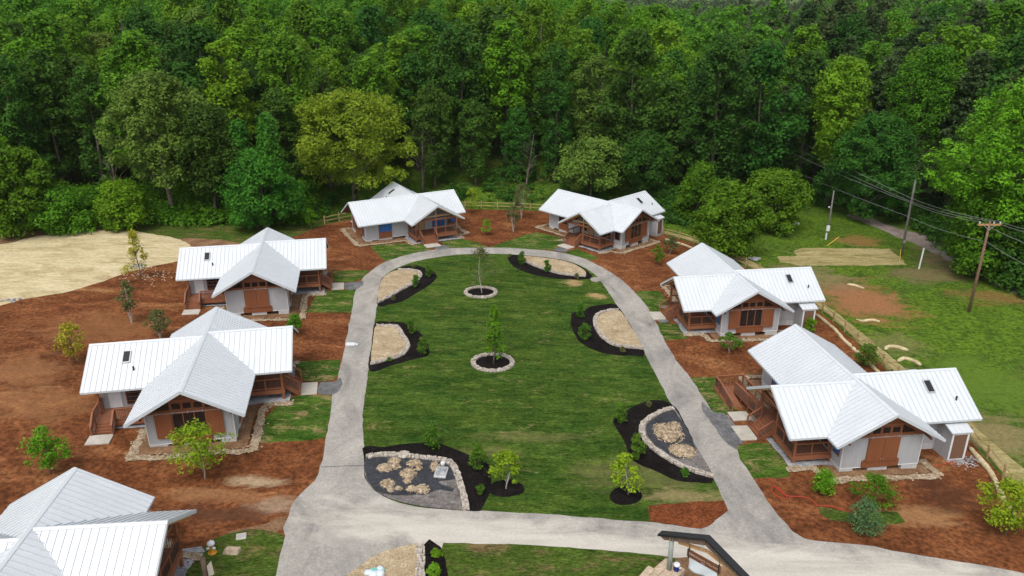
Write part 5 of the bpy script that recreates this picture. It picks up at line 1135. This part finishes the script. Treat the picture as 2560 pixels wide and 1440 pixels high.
def pillar(cx, cy, rz, a, b, h, label):
    e = empty('stone_pillar', (cx, cy, TX * cx + TY * (cy - 50)), rz); tag(e, label, 'stone pillar', 'stone pillars of the entrance arch'); rg = random.Random(int(cx * 10)); mb = MB()
    mb.box(-a + .04, a - .04, -b + .04, b - .04, -.3, h - .03); mb.build('core', M['soil'], e); mb = MB()
    z_ = -.1
    while z_ < h - .12:
        hh = rg.uniform(.11, .18)
        for ax_, L, o_ in (('x', a, -b), ('x', a, b), ('y', b, -a), ('y', b, a)):
            t = -L
            while t < L - .02:
                l = min(rg.uniform(.2, .45), L - t); pr = rg.uniform(.0, .035); q = sorted((o_ * .8, o_ + math.copysign(pr, o_)))
                if ax_ == 'x': mb.box(t + .01, t + l - .01, q[0], q[1], z_ + .01, z_ + hh - .01)
                else: mb.box(q[0], q[1], t + .01, t + l - .01, z_ + .01, z_ + hh - .01)
                t += l
        z_ += hh
    mb.build('masonry', M['boulder'], e, bevel=.012); mb = MB()
    x_ = -a - .05
    for i, fx in enumerate((.38, .33, .29)):
        wd = 2 * (a + .05) * fx; y_ = -b - .05
        for fy in ((.45, .55) if i % 2 else (.6, .4)):
            wy = 2 * (b + .05) * fy; mb.box(x_ + .008, x_ + wd - .008, y_ + .008, y_ + wy - .008, h - .02 + rg.uniform(0, .01), h + .06 + rg.uniform(0, .012)); y_ += wy
        x_ += wd
    mb.build('capstone', M['boulder'], e, bevel=.015)
pillar(8.88, 34.71, R(-45), .62, .62, .97, 'square flagstone capped pillar under the green grey post')
pillar(7.72, 34.0, R(-38), .55, .75, .95, 'lower stone pillar left of the post pillar at bottom edge')
pillar(8.88 + 3.0, 34.71 - 3.0, R(-45), .62, .62, .97, 'far end stone pillar under the right side of arch')
pj = P(1694, 1425, .97 + .06); cb = empty('water_jug', Vector((9.27, 34.62, 0.98))); tag(cb, 'navy blue water jug with white lid standing on the stone pillar', 'water jug')
mb = MB(); mb.lathe([(.15, 0), (.17, .03), (.17, .34), (.165, .36)], 20); mb.build('body', M['navy'], cb, True); mb = MB(); mb.lathe([(.18, .36), (.185, .38), (.18, .46), (.14, .48), (.02, .485)], 20); mb.build('lid', M['white'], cb, True)
mb = MB(); mb.tube([(.1, -.15, .33), (.17, -.2, .28), (.2, -.12, .33)], .03, 7); mb.build('spout', M['white'], cb, True)
# ------------------------------------------------------------------ bottom left
b = P(531, 1382); hy = empty('fire_hydrant', b); tag(hy, 'orange yellow fire hydrant with white bonnet in grass at bottom left', 'fire hydrant')
mb = MB(); mb.lathe([(.26, -.05), (.27, .04), (.2, .07), (.16, .12), (.15, .55), (.19, .58), (.19, .63)], 18); mb.build('barrel', M['hyd'], hy, True)
mb = MB(); mb.lathe([(.22, .63), (.23, .67), (.19, .76), (.1, .83), (.03, .86), (.03, .92)], 18); mb.build('bonnet', M['white'], hy, True)
for a in (R(220), R(330)):
    mb = MB(); mb.tube([(.1 * math.cos(a), .1 * math.sin(a), .42), (.29 * math.cos(a), .29 * math.sin(a), .42)], .085, 12); mb.build('nozzle_cap', M['white'], hy, True)
mb = MB(); mb.box(-.3, .3, -.3, .3, -.05, .06); o = mb.build('utility_cover', M['concrete'], bevel=.02); o.location = P(603, 1342); o.rotation_euler[2] = .25; tag(o, 'pale square utility cover in the grass near the hydrant', 'utility cover')
mb = MB(); mb.box(-.12, .12, -.1, .1, .061, .075); q = mb.build('plate', M['metal'], o)
mb = MB(); mb.solid([(-.55, -.3, -.1), (.4, -.35, -.1), (.55, .25, -.1), (-.4, .3, -.1)], [(-.4, -.12, .3), (.42, -.15, .33), (.5, .18, .28), (-.3, .2, .32)]); o = mb.build('sandstone_block', M['boulder'], bevel=.03); o.location = P(580, 1381); tag(o, 'flat topped tan stone block right of the hydrant', 'stone block')
b = P(520, 1475); so_ = empty('sign_post', b); tag(so_, 'rough log post with a small pale wooden board at bottom left', 'sign post')
mb = MB(); mb.tube([(0, 0, -.3), (0, 0, 1.3), (.02, .02, 2.2)], [.16, .15, .14], 9); mb.build('log', M['timber'], so_, True)
mb = MB(); mb.solid([(.2, -.05, 1.0), (.5, -.02, 1.1), (.5, .03, 1.1), (.2, 0, 1.0)], [(.2, -.05, 1.7), (.45, -.02, 2.0), (.45, .03, 2.0), (.2, 0, 1.7)]); mb.build('board', M['concrete'], so_)
mb = MB(); mb.box(.26, .36, .03, .09, -.3, 1.5); mb.build('stake', M['fence'], so_)
# hose, box on the road, rubbish bag, small rocks
def hose(pts, lb):
    mb = MB(); mb.tube(spline([P(*p, .05) for p in pts], False, .25), .026, 6); tag(mb.build('garden_hose', M['hose'], smooth=True), lb, 'hose', 'red hoses')
hose([(1918, 1192), (1930, 1203), (1938, 1218), (1942, 1222), (1958, 1235), (1972, 1240), (1995, 1241), (2020, 1244), (2032, 1252), (2042, 1262), (2062, 1264), (2085, 1267), (2110, 1275)], 'long red hose snaking over mulch before the lower right cabin')
hose([(1945, 1219), (1932, 1218), (1928, 1226), (1940, 1238), (1955, 1246), (1966, 1246), (1967, 1241), (1955, 1228), (1942, 1217)], 'small loop of red hose beside the long one')
hose([(2320, 1172), (2345, 1164), (2370, 1158), (2395, 1149)], 'short red hose leading to the shed door')
b = P(879, 864); mb = MB(); mb.box(-.5, .35, -.25, .25, 0, .16); mb.box(.36, .6, -.12, .12, 0, .12); o = mb.build('plastic_box', M['white'], bevel=.02); o.location = b + Vector((0, 0, .06)); tag(o, 'white flat box lying on left arm of the road', 'box')
mb = MB(); rg = random.Random(3)
for k in range(7): mb.rock((rg.uniform(-.5, .5), rg.uniform(-.3, .3), .12), rg.uniform(.18, .35), rg, .8)
o = mb.build('plastic_bag', M['banner'], smooth=True); o.location = P(931, 1436); tag(o, 'crumpled white and aqua plastic bag on tan gravel at bottom edge', 'plastic bag')
mb = MB(); mb.rock((.1, .1, .2), .22, rg, .8); mb.rock((.55, .25, .15), .14, rg, .8); mb.build('handles', M['aqua'], o)
b = P(2400, 1153); mb = MB()
for k in range(160): mb.rock((rg.gauss(0, .75), rg.gauss(0, .45), .03), rg.uniform(.05, .11), rg)
o = mb.build('gravel_patch', M['crushed']); o.location = b; tag(o, 'pale grey gravel patch at the shed door of the lower right cabin', 'gravel patch', kind='stuff')
mb = MB()
for k in range(130):
    x_, y_ = rg.gauss(0, 2.2), rg.gauss(0, 1.2); mb.rock((x_, y_, .02 + TX * x_ + TY * y_), rg.uniform(.04, .12), rg)
o = mb.build('scattered_stones', M['boulder']); o.location = P(362, 688) + Vector((0, 0, .03)); tag(o, 'scattered tan stones round the foot of the yellow tree', 'stones', kind='stuff')
mb = MB()
for k in range(14): mb.rock((rg.gauss(0, .5), rg.gauss(0, .3), .1), rg.uniform(.15, .3), rg)
o = mb.build('rock_pile', M['crushed']); o.location = P(350, 666); tag(o, 'small grey rock pile behind the yellow tree', 'rock pile', 'grey rock piles')
mb = MB()
for k in range(10): mb.rock((rg.gauss(0, .6), rg.gauss(0, .25), .1), rg.uniform(.12, .25), rg)
o = mb.build('rock_pile', M['crushed']); o.location = P(27, 752); tag(o, 'small grey rock pile at lower left of the straw field', 'rock pile', 'grey rock piles')
mb = MB()
for x_, y_, r_ in ((0, 0, .55), (.6, .2, .35), (-.5, .3, .3)): mb.rock((x_, y_, .15), r_, rg, .6)
o = mb.build('boulder', M['crushed']); o.location = P(1886, 650); tag(o, 'pale boulder in the grass beyond the fence', 'boulder')
fw = []
for px, d in ((2460, 640), (2900, 640), (2900, 1500), (2460, 1500)):
    q = on_ray(px, d); fw.append((q.x, q.y, TX * 115 + TY * 100 + .6))
mb = MB(); mb.poly(fw); tag(mb.build('bare_field', M['straw']), kind='structure')
# small parked trailer under the trees, far buildings and a bare field in the distance
b = P(1960, 568); tr = empty('parked_trailer', b, R(20)); tag(tr, 'white flat trailer half hidden under the round leafy tree', 'trailer')
mb = MB(); mb.box(-2, 2, -.9, .9, .5, .75); mb.build('bed', M['white'], tr); mb = MB(); mb.box(-2, 1.2, -.85, .85, .76, 1.9); mb.build('cover', M['greypole'], tr)
for x_ in (-.5, .5):
    mb = MB(); mb.tube([(x_, -1.0, .32), (x_, -.75, .32)], .32, 14); mb.build('wheel', M['cap'], tr)
for px, d, wd, rz, lb in ((2190, 700, 13, .3, 'distant long white roofed building among far treetops'), (2318, 800, 22, -.2, 'distant white roofed building nearest the bare field')):
    b = on_ray(px, d); e = empty('distant_building', b, rz); tag(e, lb, 'building', 'buildings far beyond the forest'); mb = MB(); mb.box(-wd / 2, wd / 2, -6, 6, -1, 9); mb.build('wall', M['siding'], e)
    mb = MB(); mb.solid([(-wd / 2 - 1, -7, 9), (wd / 2 + 1, -7, 9), (wd / 2 + 1, 7, 9), (-wd / 2 - 1, 7, 9)], [(-wd / 2 - 1, -.3, 12), (wd / 2 + 1, -.3, 12), (wd / 2 + 1, .3, 12), (-wd / 2 - 1, .3, 12)]); mb.build('roof', M['roof'], e)
